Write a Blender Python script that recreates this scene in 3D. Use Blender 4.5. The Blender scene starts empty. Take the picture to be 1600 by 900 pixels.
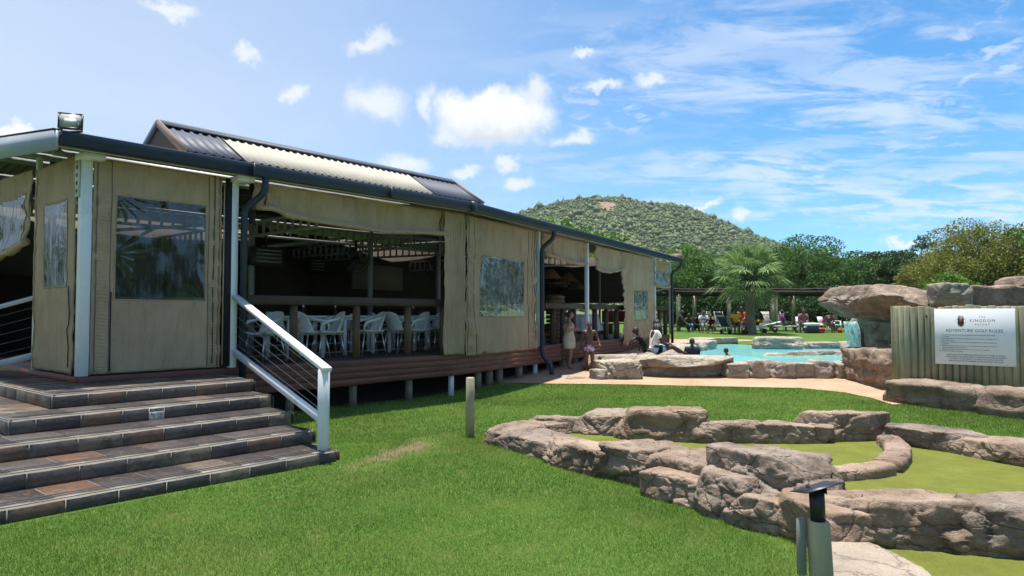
import bpy, bmesh, math, random
import numpy as np
from mathutils import Vector, Matrix, noise as mn

S = bpy.context.scene
C = S.collection
RNG = np.random.default_rng(7)
random.seed(7)
PI = math.pi

# ------------------------------------------------------------------ camera
CAM_H = 1.6
cam_d = bpy.data.cameras.new('camera'); cam = bpy.data.objects.new('camera', cam_d); C.objects.link(cam)
cam_d.sensor_width = 36; cam_d.lens = 24.75; cam_d.clip_start = .05; cam_d.clip_end = 6000
TH = math.atan(41 / 1100)
cam.location = (0, 0, CAM_H); cam.rotation_euler = (PI / 2 + TH, 0, 0)
S.camera = cam

# ------------------------------------------------------------------ sky
SUN_EL, SUN_AZ = math.radians(84.5), math.radians(-28)      # azimuth from +Y towards +X
sdir = Vector((math.sin(SUN_AZ) * math.cos(SUN_EL), math.cos(SUN_AZ) * math.cos(SUN_EL), math.sin(SUN_EL)))
W = bpy.data.worlds.new('World'); S.world = W; W.use_nodes = True
def build_sky():
    nt = W.node_tree; N = nt.nodes; L = nt.links; N.clear()
    def nd(t, **k):
        n = N.new(t)
        for a, b in k.items(): setattr(n, a, b)
        return n
    def mth(op, a, b=None, c=None, clamp=False):
        n = nd('ShaderNodeMath', operation=op); n.use_clamp = clamp
        for i, v in enumerate((a, b, c)):
            if v is None: continue
            if isinstance(v, (int, float)): n.inputs[i].default_value = v
            else: L.new(v, n.inputs[i])
        return n.outputs[0]
    def vm(op, a, b=None, out=0):
        n = nd('ShaderNodeVectorMath', operation=op)
        for i, v in enumerate((a, b)):
            if v is None: continue
            if isinstance(v, (tuple, list)): n.inputs[i].default_value = v
            else: L.new(v, n.inputs[i])
        return n.outputs[out]
    def sm(v, lo, hi):
        n = nd('ShaderNodeMapRange', interpolation_type='SMOOTHSTEP'); n.inputs[1].default_value = lo; n.inputs[2].default_value = hi
        L.new(v, n.inputs[0]); return n.outputs[0]
    sky = nd('ShaderNodeTexSky', sky_type='NISHITA', sun_disc=False)
    sky.sun_elevation = SUN_EL; sky.sun_rotation = SUN_AZ
    sky.altitude = 1100; sky.air_density = 1.0; sky.dust_density = .35; sky.ozone_density = 3.2
    tc = nd('ShaderNodeTexCoord'); d = tc.outputs['Generated']
    sep = nd('ShaderNodeSeparateXYZ'); L.new(d, sep.inputs[0])
    x, y, z = sep.outputs
    zc = mth('ADD', mth('MAXIMUM', z, 0.0), .10)
    comb = nd('ShaderNodeCombineXYZ'); L.new(mth('DIVIDE', x, zc), comb.inputs[0]); L.new(mth('DIVIDE', y, zc), comb.inputs[1])
    plane = comb.outputs[0]
    def noise(vec, scale, detail=6, rough=.6, off=(0, 0, 0), dist=0):
        n = nd('ShaderNodeTexNoise'); n.inputs['Scale'].default_value = scale; n.inputs['Detail'].default_value = detail
        n.inputs['Roughness'].default_value = rough; n.inputs['Distortion'].default_value = dist
        L.new(vm('ADD', vec, off), n.inputs['Vector']); return n.outputs['Fac']
    # thin bright veil on the sun's side of the sky
    azdot = mth('ADD', mth('MULTIPLY', x, -.80), mth('MULTIPLY', y, .25))
    veil = mth('MULTIPLY', sm(azdot, -.10, .72), mth('ADD', mth('MULTIPLY', noise(plane, .55, 5, .55, (3.1, 1.7, 0)), .9), .42), clamp=True)
    # high streaks and small ripples
    rot = nd('ShaderNodeMapping'); rot.inputs['Rotation'].default_value = (0, 0, math.radians(-35)); rot.inputs['Scale'].default_value = (.75, 1.5, 1)
    L.new(plane, rot.inputs['Vector'])
    big = noise(rot.outputs[0], .75, 3, .5, (4.3, 9.2, 0))
    fine = noise(rot.outputs[0], 3.0, 9, .68, (0, 2, 0), .5)
    streak = mth('MULTIPLY', sm(big, .38, .60), sm(fine, .42, .60))
    rip = mth('MULTIPLY', sm(noise(plane, 8.5, 6, .62, (1, 5, 0), .4), .50, .64), sm(noise(plane, .9, 3, .5, (7.7, 2.4, 0)), .42, .60))
    thin = mth('MULTIPLY', mth('MAXIMUM', mth('MULTIPLY', streak, .66), mth('MULTIPLY', rip, .62)), sm(azdot, .42, -.05))
    # low haze
    low = mth('MULTIPLY', sm(z, .34, .0), .24)
    # cumulus puffs: direction, half width, half height
    puffs = [(768, 182, 105, 52), (700, 205, 46, 34), (830, 150, 40, 26), (582, 155, 52, 42), (905, 213, 44, 20), (820, 290, 40, 17), (632, 256, 52, 18), (722, 270, 30, 14),
             (787, 259, 32, 14), (660, 165, 26, 32), (455, 142, 24, 18), (575, 64, 52, 18), (12, 226, 62, 24), (1160, 338, 26, 16), (385, 90, 26, 16),
             (1100, 322, 34, 7), (1405, 372, 26, 9), (1020, 130, 36, 12), (915, 75, 30, 12), (940, 130, 38, 13), (270, 12, 40, 14)]
    wob = nd('ShaderNodeTexNoise'); wob.inputs['Scale'].default_value = 13; wob.inputs['Detail'].default_value = 7; wob.inputs['Roughness'].default_value = .64
    L.new(d, wob.inputs['Vector'])
    wv = vm('SCALE', vm('SUBTRACT', wob.outputs['Color'], (.5, .5, .5))); wv.node.inputs['Scale'].default_value = .085
    wo2 = nd('ShaderNodeTexNoise'); wo2.inputs['Scale'].default_value = 48; wo2.inputs['Detail'].default_value = 6; wo2.inputs['Roughness'].default_value = .7; L.new(d, wo2.inputs['Vector'])
    w2 = vm('SCALE', vm('SUBTRACT', wo2.outputs['Color'], (.5, .5, .5))); w2.node.inputs['Scale'].default_value = .022
    dw = vm('ADD', vm('ADD', d, wv), w2)
    ct, st = math.cos(TH), math.sin(TH)
    acc = None; shade = None
    for (px, py, w, h) in puffs:
        w, h = w * .86, h * .84
        a, b = (px - 800) / 1100, (450 - py) / 1100
        c = Vector((a, ct - st * b, st + ct * b)).normalized()
        rgt = Vector((c.y, -c.x, 0)).normalized(); up = rgt.cross(c)
        df = vm('SUBTRACT', dw, tuple(c))
        k = 1100 * math.sqrt(1 + a * a) ** .5
        e1 = vm('DOT_PRODUCT', df, tuple(rgt * (k / w / 1.0)), out=1); e2 = vm('DOT_PRODUCT', df, tuple(up * (k / h)), out=1)
        q = mth('SQRT', mth('ADD', mth('POWER', mth('ABSOLUTE', e1), 2), mth('POWER', mth('ABSOLUTE', e2), 2)))
        small = w < 45
        m = mth('MULTIPLY', sm(q, 1.18, .25 if small else .62), (.72 if small else .97))
        acc = m if acc is None else mth('MAXIMUM', acc, m)
        if not small:
            s = mth('MULTIPLY', m, sm(e2, .1, -.95)); shade = s if shade is None else mth('MAXIMUM', shade, s)
    cum = acc
    def mix(f, a, b):
        n = nd('ShaderNodeMix', data_type='RGBA')
        if isinstance(f, (int, float)): n.inputs[0].default_value = f
        else: L.new(f, n.inputs[0])
        for i, v in ((6, a), (7, b)):
            if isinstance(v, tuple): n.inputs[i].default_value = v
            else: L.new(v, n.inputs[i])
        return n.outputs[2]
    K = SKY_K
    c0 = nd('ShaderNodeMix', data_type='RGBA', blend_type='MULTIPLY'); c0.inputs[0].default_value = 1
    L.new(sky.outputs[0], c0.inputs[6]); c0.inputs[7].default_value = SKY_TINT
    col = mix(low, c0.outputs[2], (3.3 * K, 5.0 * K, 7.6 * K, 1))
    col = mix(mth('MULTIPLY', veil, .9), col, (6.1 * K, 6.9 * K, 8.2 * K, 1))
    col = mix(thin, col, (7.2 * K, 7.9 * K, 8.9 * K, 1))
    tone = mix(shade, (8.6 * K, 8.75 * K, 9.0 * K, 1), (5.6 * K, 6.1 * K, 6.9 * K, 1))
    col = mix(cum, col, tone)
    bg = nd('ShaderNodeBackground'); bg.inputs['Strength'].default_value = .13
    out = nd('ShaderNodeOutputWorld'); L.new(col, bg.inputs['Color']); L.new(bg.outputs[0], out.inputs[0])
SKY_K = .29
SKY_TINT = (.185, .400, .490, 1)
build_sky()

sun_d = bpy.data.lights.new('sun', 'SUN'); sun = bpy.data.objects.new('sun', sun_d); C.objects.link(sun)
sun_d.energy = 3.0; sun_d.angle = math.radians(1.2); sun_d.color = (1, .95, .87)
sun.rotation_euler = (-sdir).to_track_quat('-Z', 'Y').to_euler(); sun.location = (0, 0, 40)
vs = S.view_settings; vs.view_transform = 'Standard'; vs.look = 'None'; vs.exposure = 1.65; vs.gamma = 1; vs.use_curve_mapping = False
S.render.engine = 'CYCLES'
S.cycles.max_bounces = 5; S.cycles.diffuse_bounces = 3; S.cycles.use_denoising = True; S.cycles.transparent_max_bounces = 12

# ------------------------------------------------------------------ pixel helpers (design only: give real positions)
def ray(px, py):
    a, b = (px - 800) / 1100, (450 - py) / 1100
    return a, math.cos(TH) - math.sin(TH) * b, math.sin(TH) + math.cos(TH) * b
def G(px, py, z=0.):
    x, y, w = ray(px, py); t = (z - CAM_H) / w
    return Vector((x * t, y * t, z))
def AT(px, py, D):
    x, y, w = ray(px, py); t = D / y
    return Vector((x * t, D, CAM_H + w * t))

# ------------------------------------------------------------------ mesh helpers
def arr(v): return np.asarray(v, dtype=float).reshape(-1, 3)
def merge(gs):
    V = []; Fs = []; o = 0
    for v, f in gs:
        v = arr(v); V.append(v); Fs += [tuple(i + o for i in q) for q in f]; o += len(v)
    return np.vstack(V), Fs
BOXF = [(0, 3, 2, 1), (4, 5, 6, 7), (0, 1, 5, 4), (1, 2, 6, 5), (2, 3, 7, 6), (3, 0, 4, 7)]
def box(c, s, rz=0.):
    x, y, z = s[0] / 2, s[1] / 2, s[2] / 2
    v = arr([(-x, -y, -z), (x, -y, -z), (x, y, -z), (-x, y, -z), (-x, -y, z), (x, -y, z), (x, y, z), (-x, y, z)])
    if rz:
        cr, sr = math.cos(rz), math.sin(rz); v = v @ np.array([[cr, sr, 0], [-sr, cr, 0], [0, 0, 1]])
    return v + arr([tuple(c)]), BOXF
def bar(p, q, w, h, up=(0, 0, 1)):
    """box from p to q, w wide sideways, h high"""
    p, q = Vector(p), Vector(q); d = (q - p).normalized(); u = Vector(up)
    s = d.cross(u)
    if s.length < 1e-4: s = d.cross(Vector((1, 0, 0)))
    s.normalize(); n = s.cross(d).normalized()
    s = s * (w / 2); n = n * (h / 2)
    V = [p - s - n, p + s - n, q + s - n, q - s - n, p - s + n, p + s + n, q + s + n, q - s + n]
    return arr([tuple(a) for a in V]), BOXF
def tube(pts, r, n=10, cap=True):
    pts = [Vector(p) for p in pts]; m = len(pts)
    if isinstance(r, (int, float)): r = [r] * m
    V = []; Fs = []; ref = None
    for i, p in enumerate(pts):
        t = (pts[min(i + 1, m - 1)] - pts[max(i - 1, 0)]).normalized()
        if ref is None:
            ref = t.orthogonal().normalized()
        ref = (ref - t * ref.dot(t)).normalized(); b = t.cross(ref)
        for k in range(n):
            a = 2 * PI * k / n
            V.append(tuple(p + (ref * math.cos(a) + b * math.sin(a)) * r[i]))
    for i in range(m - 1):
        for k in range(n):
            k2 = (k + 1) % n
            Fs.append((i * n + k, i * n + k2, (i + 1) * n + k2, (i + 1) * n + k))
    if cap:
        Fs.append(tuple(range(n - 1, -1, -1))); Fs.append(tuple((m - 1) * n + k for k in range(n)))
    return arr(V), Fs
def grid(fn, nu, nv, keep=None):
    u, v = np.meshgrid(np.linspace(0, 1, nu + 1), np.linspace(0, 1, nv + 1), indexing='ij')
    V = fn(u.ravel(), v.ravel())
    Fs = []
    for i in range(nu):
        for j in range(nv):
            if keep and not keep((i + .5) / nu, (j + .5) / nv): continue
            a = i * (nv + 1) + j
            Fs.append((a, a + nv + 1, a + nv + 2, a + 1))
    return arr(V), Fs
def prism(poly, z0, z1):
    n = len(poly)
    V = [(x, y, z0) for x, y in poly] + [(x, y, z1) for x, y in poly]
    F = [tuple(range(n - 1, -1, -1)), tuple(range(n, 2 * n))] + [(i, (i + 1) % n, n + (i + 1) % n, n + i) for i in range(n)]
    return arr(V), F
def lathe(prof, n=16, c=(0, 0, 0)):
    V = []; F = []
    for (r, z) in prof:
        for k in range(n):
            a = 2 * PI * k / n; V.append((c[0] + r * math.cos(a), c[1] + r * math.sin(a), c[2] + z))
    for i in range(len(prof) - 1):
        for k in range(n): F.append((i * n + k, i * n + (k + 1) % n, (i + 1) * n + (k + 1) % n, (i + 1) * n + k))
    F.append(tuple(range(n - 1, -1, -1))); F.append(tuple((len(prof) - 1) * n + k for k in range(n)))
    return arr(V), F
def xf(g, loc=(0, 0, 0), rz=0., rx=0., ry=0., s=1.):
    M = (Matrix.Translation(Vector(loc)) @ Matrix.Rotation(rz, 4, 'Z') @ Matrix.Rotation(ry, 4, 'Y') @ Matrix.Rotation(rx, 4, 'X'))
    R = np.array(M.to_3x3()); return (g[0] * s) @ R.T + np.array(loc), g[1]
def to_mesh(name, g, smooth=False):
    V, Fs = g
    me = bpy.data.meshes.new(name)
    n = len(Fs)
    lens = np.fromiter((len(f) for f in Fs), dtype=np.int32, count=n)
    idx = np.fromiter((i for f in Fs for i in f), dtype=np.int32, count=int(lens.sum()))
    me.vertices.add(len(V)); me.vertices.foreach_set('co', V.astype(np.float32).ravel())
    me.loops.add(len(idx)); me.loops.foreach_set('vertex_index', idx)
    me.polygons.add(n); me.polygons.foreach_set('loop_start', np.concatenate(([0], np.cumsum(lens)[:-1])).astype(np.int32))
    me.update(calc_edges=True)
    if smooth: me.polygons.foreach_set('use_smooth', np.ones(n, dtype=bool))
    me.validate()
    return me
WLOC = {}
def put(name, g, m, parent=None, smooth=False, bevel=0, org=None):
    """world-space geometry -> object with its origin at its base; parents only ever carry a translation here"""
    if isinstance(g, list): g = merge(g)
    V = arr(g[0]).copy()
    lo, hi = V.min(0), V.max(0)
    o = np.array(org) if org is not None else np.array([(lo[0] + hi[0]) / 2, (lo[1] + hi[1]) / 2, lo[2]])
    me = to_mesh(name, (V - o, g[1]), smooth)
    if m is not None: me.materials.append(m)
    ob = bpy.data.objects.new(name, me); C.objects.link(ob)
    WLOC[ob.name] = Vector(o)
    if parent is not None:
        ob.parent = parent; ob.location = Vector(o) - WLOC[parent.name]
    else: ob.location = o
    if bevel:
        b = ob.modifiers.new('bevel', 'BEVEL'); b.width = bevel; b.segments = 1; b.limit_method = 'ANGLE'
    return ob
def thing(name, label, cat, loc=(0, 0, 0), group=None):
    o = bpy.data.objects.new(name, None); C.objects.link(o); o.location = loc; o.empty_display_size = .2
    WLOC[o.name] = Vector(loc)
    return tag(o, label, cat, group)
def tag(o, label, cat, group=None):
    o['label'] = label; o['category'] = cat
    if group: o['group'] = group
    return o
def kind(o, k, label=None):
    o['kind'] = k
    if label: o['label'] = label
    return o
def copy_tree(o, parent=None):
    c = o.copy(); C.objects.link(c); c.parent = parent
    for ch in o.children: copy_tree(ch, c)
    return c
def text_geo(s, size, align='CENTER', ext=.0008, space=1.0):
    cu = bpy.data.curves.new('t', 'FONT'); cu.body = s; cu.size = size; cu.align_x = align; cu.extrude = ext; cu.resolution_u = 2
    cu.space_character = space
    ob = bpy.data.objects.new('t', cu); C.objects.link(ob)
    dg = bpy.context.evaluated_depsgraph_get(); me = bpy.data.meshes.new_from_object(ob.evaluated_get(dg))
    V = np.array([v.co[:] for v in me.vertices]).reshape(-1, 3); F = [tuple(p.vertices) for p in me.polygons]
    bpy.data.objects.remove(ob); bpy.data.curves.remove(cu); bpy.data.meshes.remove(me)
    return V, F
def frame_xf(g, o, ex, ey, ez):
    M = np.array([tuple(ex), tuple(ey), tuple(ez)]); return g[0] @ M + np.array(tuple(o)), g[1]

# ------------------------------------------------------------------ noise (vectorised)
_P = np.random.default_rng(3).random((64, 64, 64))
def vnoise(p):
    p = np.asarray(p); i = np.floor(p).astype(int); f = p - i; f = f * f * (3 - 2 * f); i &= 63; j = (i + 1) & 63
    def g(a, b, c): return _P[a, b, c]
    x0, y0, z0 = i.T; x1, y1, z1 = j.T; fx, fy, fz = f.T
    return ((g(x0, y0, z0) * (1 - fx) + g(x1, y0, z0) * fx) * (1 - fy) + (g(x0, y1, z0) * (1 - fx) + g(x1, y1, z0) * fx) * fy) * (1 - fz) + \
           ((g(x0, y0, z1) * (1 - fx) + g(x1, y0, z1) * fx) * (1 - fy) + (g(x0, y1, z1) * (1 - fx) + g(x1, y1, z1) * fx) * fy) * fz
def fbm(p, o=4, gain=.5):
    a, s, t = 1., 0., 0.
    p = np.asarray(p, dtype=float)
    for k in range(o):
        s = s + a * vnoise(p + 17.3 * k); t += a; a *= gain; p = p * 2.03
    return s / t - .5
def voro(p, seed=1):
    p = np.asarray(p); i = np.floor(p).astype(int); f1 = np.full(len(p), 9.); f2 = f1.copy(); idv = np.zeros(len(p))
    for a in (-1, 0, 1):
        for b in (-1, 0, 1):
            for c in (-1, 0, 1):
                q = i + np.array([a, b, c]); k = q & 63
                r1 = _P[k[:, 0], k[:, 1], k[:, 2]]; r2 = _P[k[:, 1], k[:, 2], (k[:, 0] + seed) & 63]; r3 = _P[k[:, 2], (k[:, 0] + 7) & 63, k[:, 1]]
                d = np.linalg.norm(q + np.stack([r1, r2, r3], 1) - p, axis=1)
                m = d < f1
                f2 = np.where(m, f1, np.minimum(f2, d)); idv = np.where(m, r1, idv); f1 = np.where(m, d, f1)
    return f1, f2, idv

# ------------------------------------------------------------------ materials
MATS = {}
def srgb(r, g, b):
    f = lambda c: (c / 255 / 12.92) if c / 255 <= .04045 else ((c / 255 + .055) / 1.055) ** 2.4
    return f(r), f(g), f(b)
class NT:
    def __init__(s, name):
        s.m = bpy.data.materials.new(name); s.m.use_nodes = True; s.t = s.m.node_tree; s.N = s.t.nodes; s.L = s.t.links
        s.b = s.N['Principled BSDF']; s.out = s.N['Material Output']; s._o = None
    def nd(s, t, **k):
        n = s.N.new(t)
        for a, b in k.items(): setattr(n, a, b)
        return n
    def set(s, sock, v):
        if isinstance(v, bpy.types.NodeSocket): s.L.new(v, sock)
        elif isinstance(v, (tuple, list)) and len(v) == 3 and sock.type == 'RGBA': sock.default_value = (*v, 1)
        else: sock.default_value = v
    @property
    def obj(s):
        if s._o is None: s._o = s.nd('ShaderNodeTexCoord').outputs['Object']
        return s._o
    @property
    def world(s): return s.nd('ShaderNodeNewGeometry').outputs['Position']
    def rnd(s): return s.nd('ShaderNodeObjectInfo').outputs['Random']
    def map(s, v, scale=(1, 1, 1), rot=(0, 0, 0), loc=(0, 0, 0)):
        n = s.nd('ShaderNodeMapping'); n.inputs['Scale'].default_value = scale; n.inputs['Rotation'].default_value = rot
        if isinstance(loc, bpy.types.NodeSocket): s.L.new(loc, n.inputs['Location'])
        else: n.inputs['Location'].default_value = loc
        s.L.new(v, n.inputs['Vector']); return n.outputs[0]
    def noise(s, v, scale, detail=5, rough=.6, dist=0, col=False):
        n = s.nd('ShaderNodeTexNoise'); n.inputs['Scale'].default_value = scale; n.inputs['Detail'].default_value = detail
        n.inputs['Roughness'].default_value = rough; n.inputs['Distortion'].default_value = dist
        s.L.new(v, n.inputs['Vector']); return n.outputs['Color' if col else 'Fac']
    def voro(s, v, scale, feat='DISTANCE_TO_EDGE', out='Distance', rnd=1):
        n = s.nd('ShaderNodeTexVoronoi', feature=feat); n.inputs['Scale'].default_value = scale; n.inputs['Randomness'].default_value = rnd
        s.L.new(v, n.inputs['Vector']); return n.outputs[out]
    def ramp(s, f, stops, mode='LINEAR'):
        n = s.nd('ShaderNodeValToRGB'); cr = n.color_ramp; cr.interpolation = mode
        while len(cr.elements) < len(stops): cr.elements.new(.5)
        for e, (p, c) in zip(cr.elements, stops): e.position = p; e.color = (*c, 1) if len(c) == 3 else c
        s.L.new(f, n.inputs[0]); return n.outputs[0]
    def rng(s, f, a, b, c=0., d=1., smooth=True):
        n = s.nd('ShaderNodeMapRange'); n.interpolation_type = 'SMOOTHSTEP' if smooth else 'LINEAR'
        for i, v in zip((1, 2, 3, 4), (a, b, c, d)): n.inputs[i].default_value = v
        s.L.new(f, n.inputs[0]); return n.outputs[0]
    def mix(s, f, a, b, blend='MIX'):
        n = s.nd('ShaderNodeMix', data_type='RGBA', blend_type=blend)
        s.set(n.inputs[0], f); s.set(n.inputs[6], a); s.set(n.inputs[7], b); return n.outputs[2]
    def math(s, op, a, b=None, clamp=False):
        n = s.nd('ShaderNodeMath', operation=op); n.use_clamp = clamp; s.set(n.inputs[0], a)
        if b is not None: s.set(n.inputs[1], b)
        return n.outputs[0]
    def vm(s, op, a, b):
        n = s.nd('ShaderNodeVectorMath', operation=op); s.set(n.inputs[0], a); s.set(n.inputs[1], b); return n.outputs[0]
    def hsv(s, c, h=.5, sat=1., v=1.):
        n = s.nd('ShaderNodeHueSaturation'); s.set(n.inputs['Hue'], h); s.set(n.inputs['Saturation'], sat); s.set(n.inputs['Value'], v); s.set(n.inputs['Color'], c); return n.outputs[0]
    def bump(s, h, strength=.4, dist=.02, prev=None):
        n = s.nd('ShaderNodeBump'); n.inputs['Strength'].default_value = strength; n.inputs['Distance'].default_value = dist
        s.set(n.inputs['Height'], h)
        if prev is not None: s.L.new(prev, n.inputs['Normal'])
        return n.outputs[0]
    def done(s, col=None, rough=.6, normal=None, metal=0., spec=.5, trans=None):
        if col is not None: s.set(s.b.inputs['Base Color'], col)
        s.set(s.b.inputs['Roughness'], rough); s.set(s.b.inputs['Metallic'], metal); s.set(s.b.inputs['Specular IOR Level'], spec)
        if normal is not None: s.L.new(normal, s.b.inputs['Normal'])
        MATS[s.m.name] = s.m; return s.m
def simple(name, col, rough=.6, metal=0., var=.14, scale=7., bump=.12, spec=.5, grime=None):
    n = NT(name); a = n.noise(n.obj, scale, 6, .65)
    v = n.rng(a, .3, .7, 1 - var, 1 + var, False)
    c = n.hsv(col, .5, 1, v)
    if grime: c = n.mix(n.rng(n.noise(n.obj, scale * .35, 8, .7, .4), .52, .72, 0, .7), c, grime)
    return n.done(c, n.rng(a, .3, .7, max(rough - .08, .02), min(rough + .1, 1), False), n.bump(n.noise(n.obj, scale * 12, 3), bump, .004), metal, spec)
RA_ = math.atan2(13.88 - 8.84, -1.12 + 5.41)

def mk_materials():
    # lawn soil / turf body
    n = NT('lawn'); p = n.world
    a = n.noise(p, .55, 6, .6); b = n.noise(p, 38, 4, .7); c3 = n.noise(n.map(p, (1, 1, 1)), 3.2, 5, .65)
    col = n.ramp(b, [(.25, (.022, .052, .008)), (.5, (.060, .120, .018)), (.75, (.120, .190, .035))])
    col = n.mix(n.rng(a, .42, .66, 0, .45), col, (.10, .16, .03))
    col = n.mix(n.rng(c3, .6, .75, 0, .4), col, (.16, .15, .05))
    sub = n.map(n.vm('SUBTRACT', p, (-1.30, 8.35, 0)), (1, 1, 0), (0, 0, math.radians(-69))); mp = n.map(sub, (.62, 1.9, 0))
    ln = n.nd('ShaderNodeVectorMath', operation='LENGTH'); n.L.new(mp, ln.inputs[0])
    d = n.math('ADD', ln.outputs['Value'], n.math('MULTIPLY', n.math('SUBTRACT', n.noise(p, 2.2, 5, .7), .5), 1.5))
    dirt = n.ramp(n.noise(p, 16, 5, .7), [(.3, (.10, .065, .038)), (.7, (.24, .165, .10))])
    col = n.mix(n.rng(d, .7, .15, 0, .8), col, dirt)
    n.done(col, .9, n.bump(b, .9, .03), spec=.15)
    # blades
    n = NT('grass_blade'); at = n.nd('ShaderNodeAttribute', attribute_name='shade')
    p = n.world
    col = n.ramp(at.outputs['Fac'], [(0, (.082, .190, .022)), (.5, (.150, .300, .038)), (.85, (.26, .385, .085)), (1, (.52, .49, .21))])
    col = n.mix(n.rng(n.noise(p, .8, 6, .6), .42, .62, 0, .9), col, n.mix(.6, col, (.30, .36, .085)))
    col = n.mix(n.rng(n.noise(p, 2.6, 6, .72), .53, .68, 0, .7), col, (.38, .36, .13))
    col = n.hsv(col, .5, 1, n.rng(n.noise(p, .33, 4, .55), .35, .65, .74, 1.22, False))
    n.set(n.b.inputs['Base Color'], col); n.b.inputs['Roughness'].default_value = .55; n.b.inputs['Specular IOR Level'].default_value = .18
    tr = n.nd('ShaderNodeBsdfTranslucent'); n.L.new(col, tr.inputs[0]); mx = n.nd('ShaderNodeMixShader'); mx.inputs[0].default_value = .42
    n.L.new(n.b.outputs[0], mx.inputs[1]); n.L.new(tr.outputs[0], mx.inputs[2]); n.L.new(mx.outputs[0], n.out.inputs[0]); MATS['grass_blade'] = n.m
    # artificial turf
    n = NT('turf'); p = n.world; a = n.noise(p, 160, 3, .7); b = n.noise(p, 1.1, 5, .6)
    col = n.ramp(a, [(.3, (.088, .104, .013)), (.7, (.185, .205, .033))])
    col = n.mix(n.rng(b, .45, .7, 0, .35), col, (.15, .15, .035))
    col = n.mix(n.rng(n.noise(p, 9, 6, .75), .60, .70, 0, .5), col, (.12, .10, .045))
    col = n.hsv(col, .5, .96, n.rng(n.noise(p, 2.4, 6, .7), .35, .65, .84, 1.14, False))
    col = n.mix(n.rng(n.voro(p, 5.5, 'F1', 'Distance'), .035, .02, 0, .85), col, (.05, .035, .02))
    n.done(col, .9, n.bump(a, .9, .012), spec=.12)
    # paving bricks
    n = NT('paver'); p = n.world
    br = n.nd('ShaderNodeTexBrick'); br.inputs['Scale'].default_value = 1; br.inputs['Brick Width'].default_value = .22; br.inputs['Row Height'].default_value = .11; br.inputs['Mortar Size'].default_value = .006
    br.inputs['Color1'].default_value = (.34, .19, .115, 1); br.inputs['Color2'].default_value = (.40, .245, .155, 1); br.inputs['Mortar'].default_value = (.27, .20, .14, 1); br.inputs['Bias'].default_value = 0
    n.L.new(n.map(p, (1, 1, 1), (0, 0, .48)), br.inputs['Vector'])
    col = n.mix(n.rng(n.noise(p, .7, 6, .65), .4, .7, 0, .6), br.outputs[0], (.41, .31, .215))
    col = n.mix(n.rng(n.noise(p, 5, 6, .7), .5, .75, 0, .4), col, (.26, .17, .11))
    n.done(col, .85, n.bump(br.outputs['Fac'], -.5, .006), spec=.2)
    # rock
    def rock(name, c1, c2, c3, c4, stain):
        n = NT(name); p = n.world
        off = n.nd('ShaderNodeCombineXYZ'); r = n.rnd(); n.L.new(n.math('MULTIPLY', r, 40), off.inputs[0]); n.L.new(n.math('MULTIPLY', r, 17), off.inputs[1])
        q = n.vm('ADD', p, off.outputs[0])
        a = n.noise(q, 1.7, 8, .62, .5); b = n.noise(q, 7.5, 8, .7, .2); c = n.noise(q, 70, 4, .75)
        col = n.ramp(a, [(.25, c4), (.42, c1), (.58, c2), (.76, c3)])
        col = n.mix(n.rng(b, .48, .74, 0, .5), col, stain)
        wq = n.map(q, (1, 1, 2.4)); wq2 = n.vm('ADD', wq, n.vm('MULTIPLY', n.noise(q, 3, 4, .6, col=True), (.5, .5, .5)))
        cr = n.voro(wq2, 1.5); cr2 = n.voro(wq2, 5.)
        col = n.mix(n.rng(cr, .0, .012, .5, 0), col, (.045, .035, .028))
        col = n.mix(n.rng(n.noise(q, 4.2, 7, .7, .8), .60, .73, 0, .6), col, (.40, .36, .29))
        col = n.mix(n.rng(n.noise(n.map(q, (2.2, 2.2, .7)), 2.3, 6, .7), .55, .72, 0, .55), col, (.075, .058, .047))
        col = n.hsv(col, .5, 1, n.rng(c, .3, .7, .78, 1.2, False))
        col = n.hsv(col, .5, n.rng(r, 0, 1, .8, 1.1, False), n.rng(r, 0, 1, .85, 1.12, False))
        h = n.math('ADD', n.math('MULTIPLY', n.rng(cr, 0, .03), .5), n.math('ADD', n.math('MULTIPLY', n.rng(cr2, 0, .04), .10), n.math('MULTIPLY', b, 1.2)))
        n.done(col, .88, n.bump(c, .35, .01, n.bump(h, .8, .035)), spec=.22)
    rock('rock', (.195, .140, .102), (.285, .215, .162), (.36, .28, .212), (.100, .074, .057), (.092, .070, .056))
    rock('pale_rock', (.31, .265, .205), (.37, .32, .25), (.43, .375, .29), (.17, .14, .11), (.19, .155, .125))
    rock('sand_rock', (.33, .265, .20), (.37, .30, .23), (.41, .34, .26), (.24, .19, .145), (.26, .205, .155))
    # slate tiles: each tile its own tone
    n = NT('slate'); r = n.rnd(); p = n.obj
    off = n.nd('ShaderNodeCombineXYZ'); n.L.new(n.math('MULTIPLY', r, 91), off.inputs[0]); n.L.new(n.math('MULTIPLY', r, 37), off.inputs[1])
    q = n.vm('ADD', p, off.outputs[0]); a = n.noise(q, 5.5, 9, .7, .9); b = n.noise(n.map(q, (3, 3, 9)), 4, 8, .75, 1.5)
    base = n.ramp(r, [(0, (.034, .032, .034)), (.26, (.072, .064, .060)), (.44, (.125, .070, .046)), (.58, (.042, .040, .042)), (.72, (.140, .120, .086)), (.90, (.085, .075, .070))], 'CONSTANT')
    col = n.mix(n.rng(a, .44, .62, 0, .75), base, (.030, .028, .029))
    col = n.mix(n.rng(b, .50, .66, 0, .6), col, (.20, .105, .055))
    col = n.mix(n.rng(n.noise(q, 11, 7, .75), .56, .72, 0, .5), col, (.17, .155, .12))
    n.done(col, n.rng(a, .3, .7, .28, .48, False), n.bump(b, .35, .008), spec=.5)
    simple('grout', (.26, .245, .21), .9, var=.2)
    simple('grip', (.030, .028, .030), .75, var=.3, scale=30)
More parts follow.
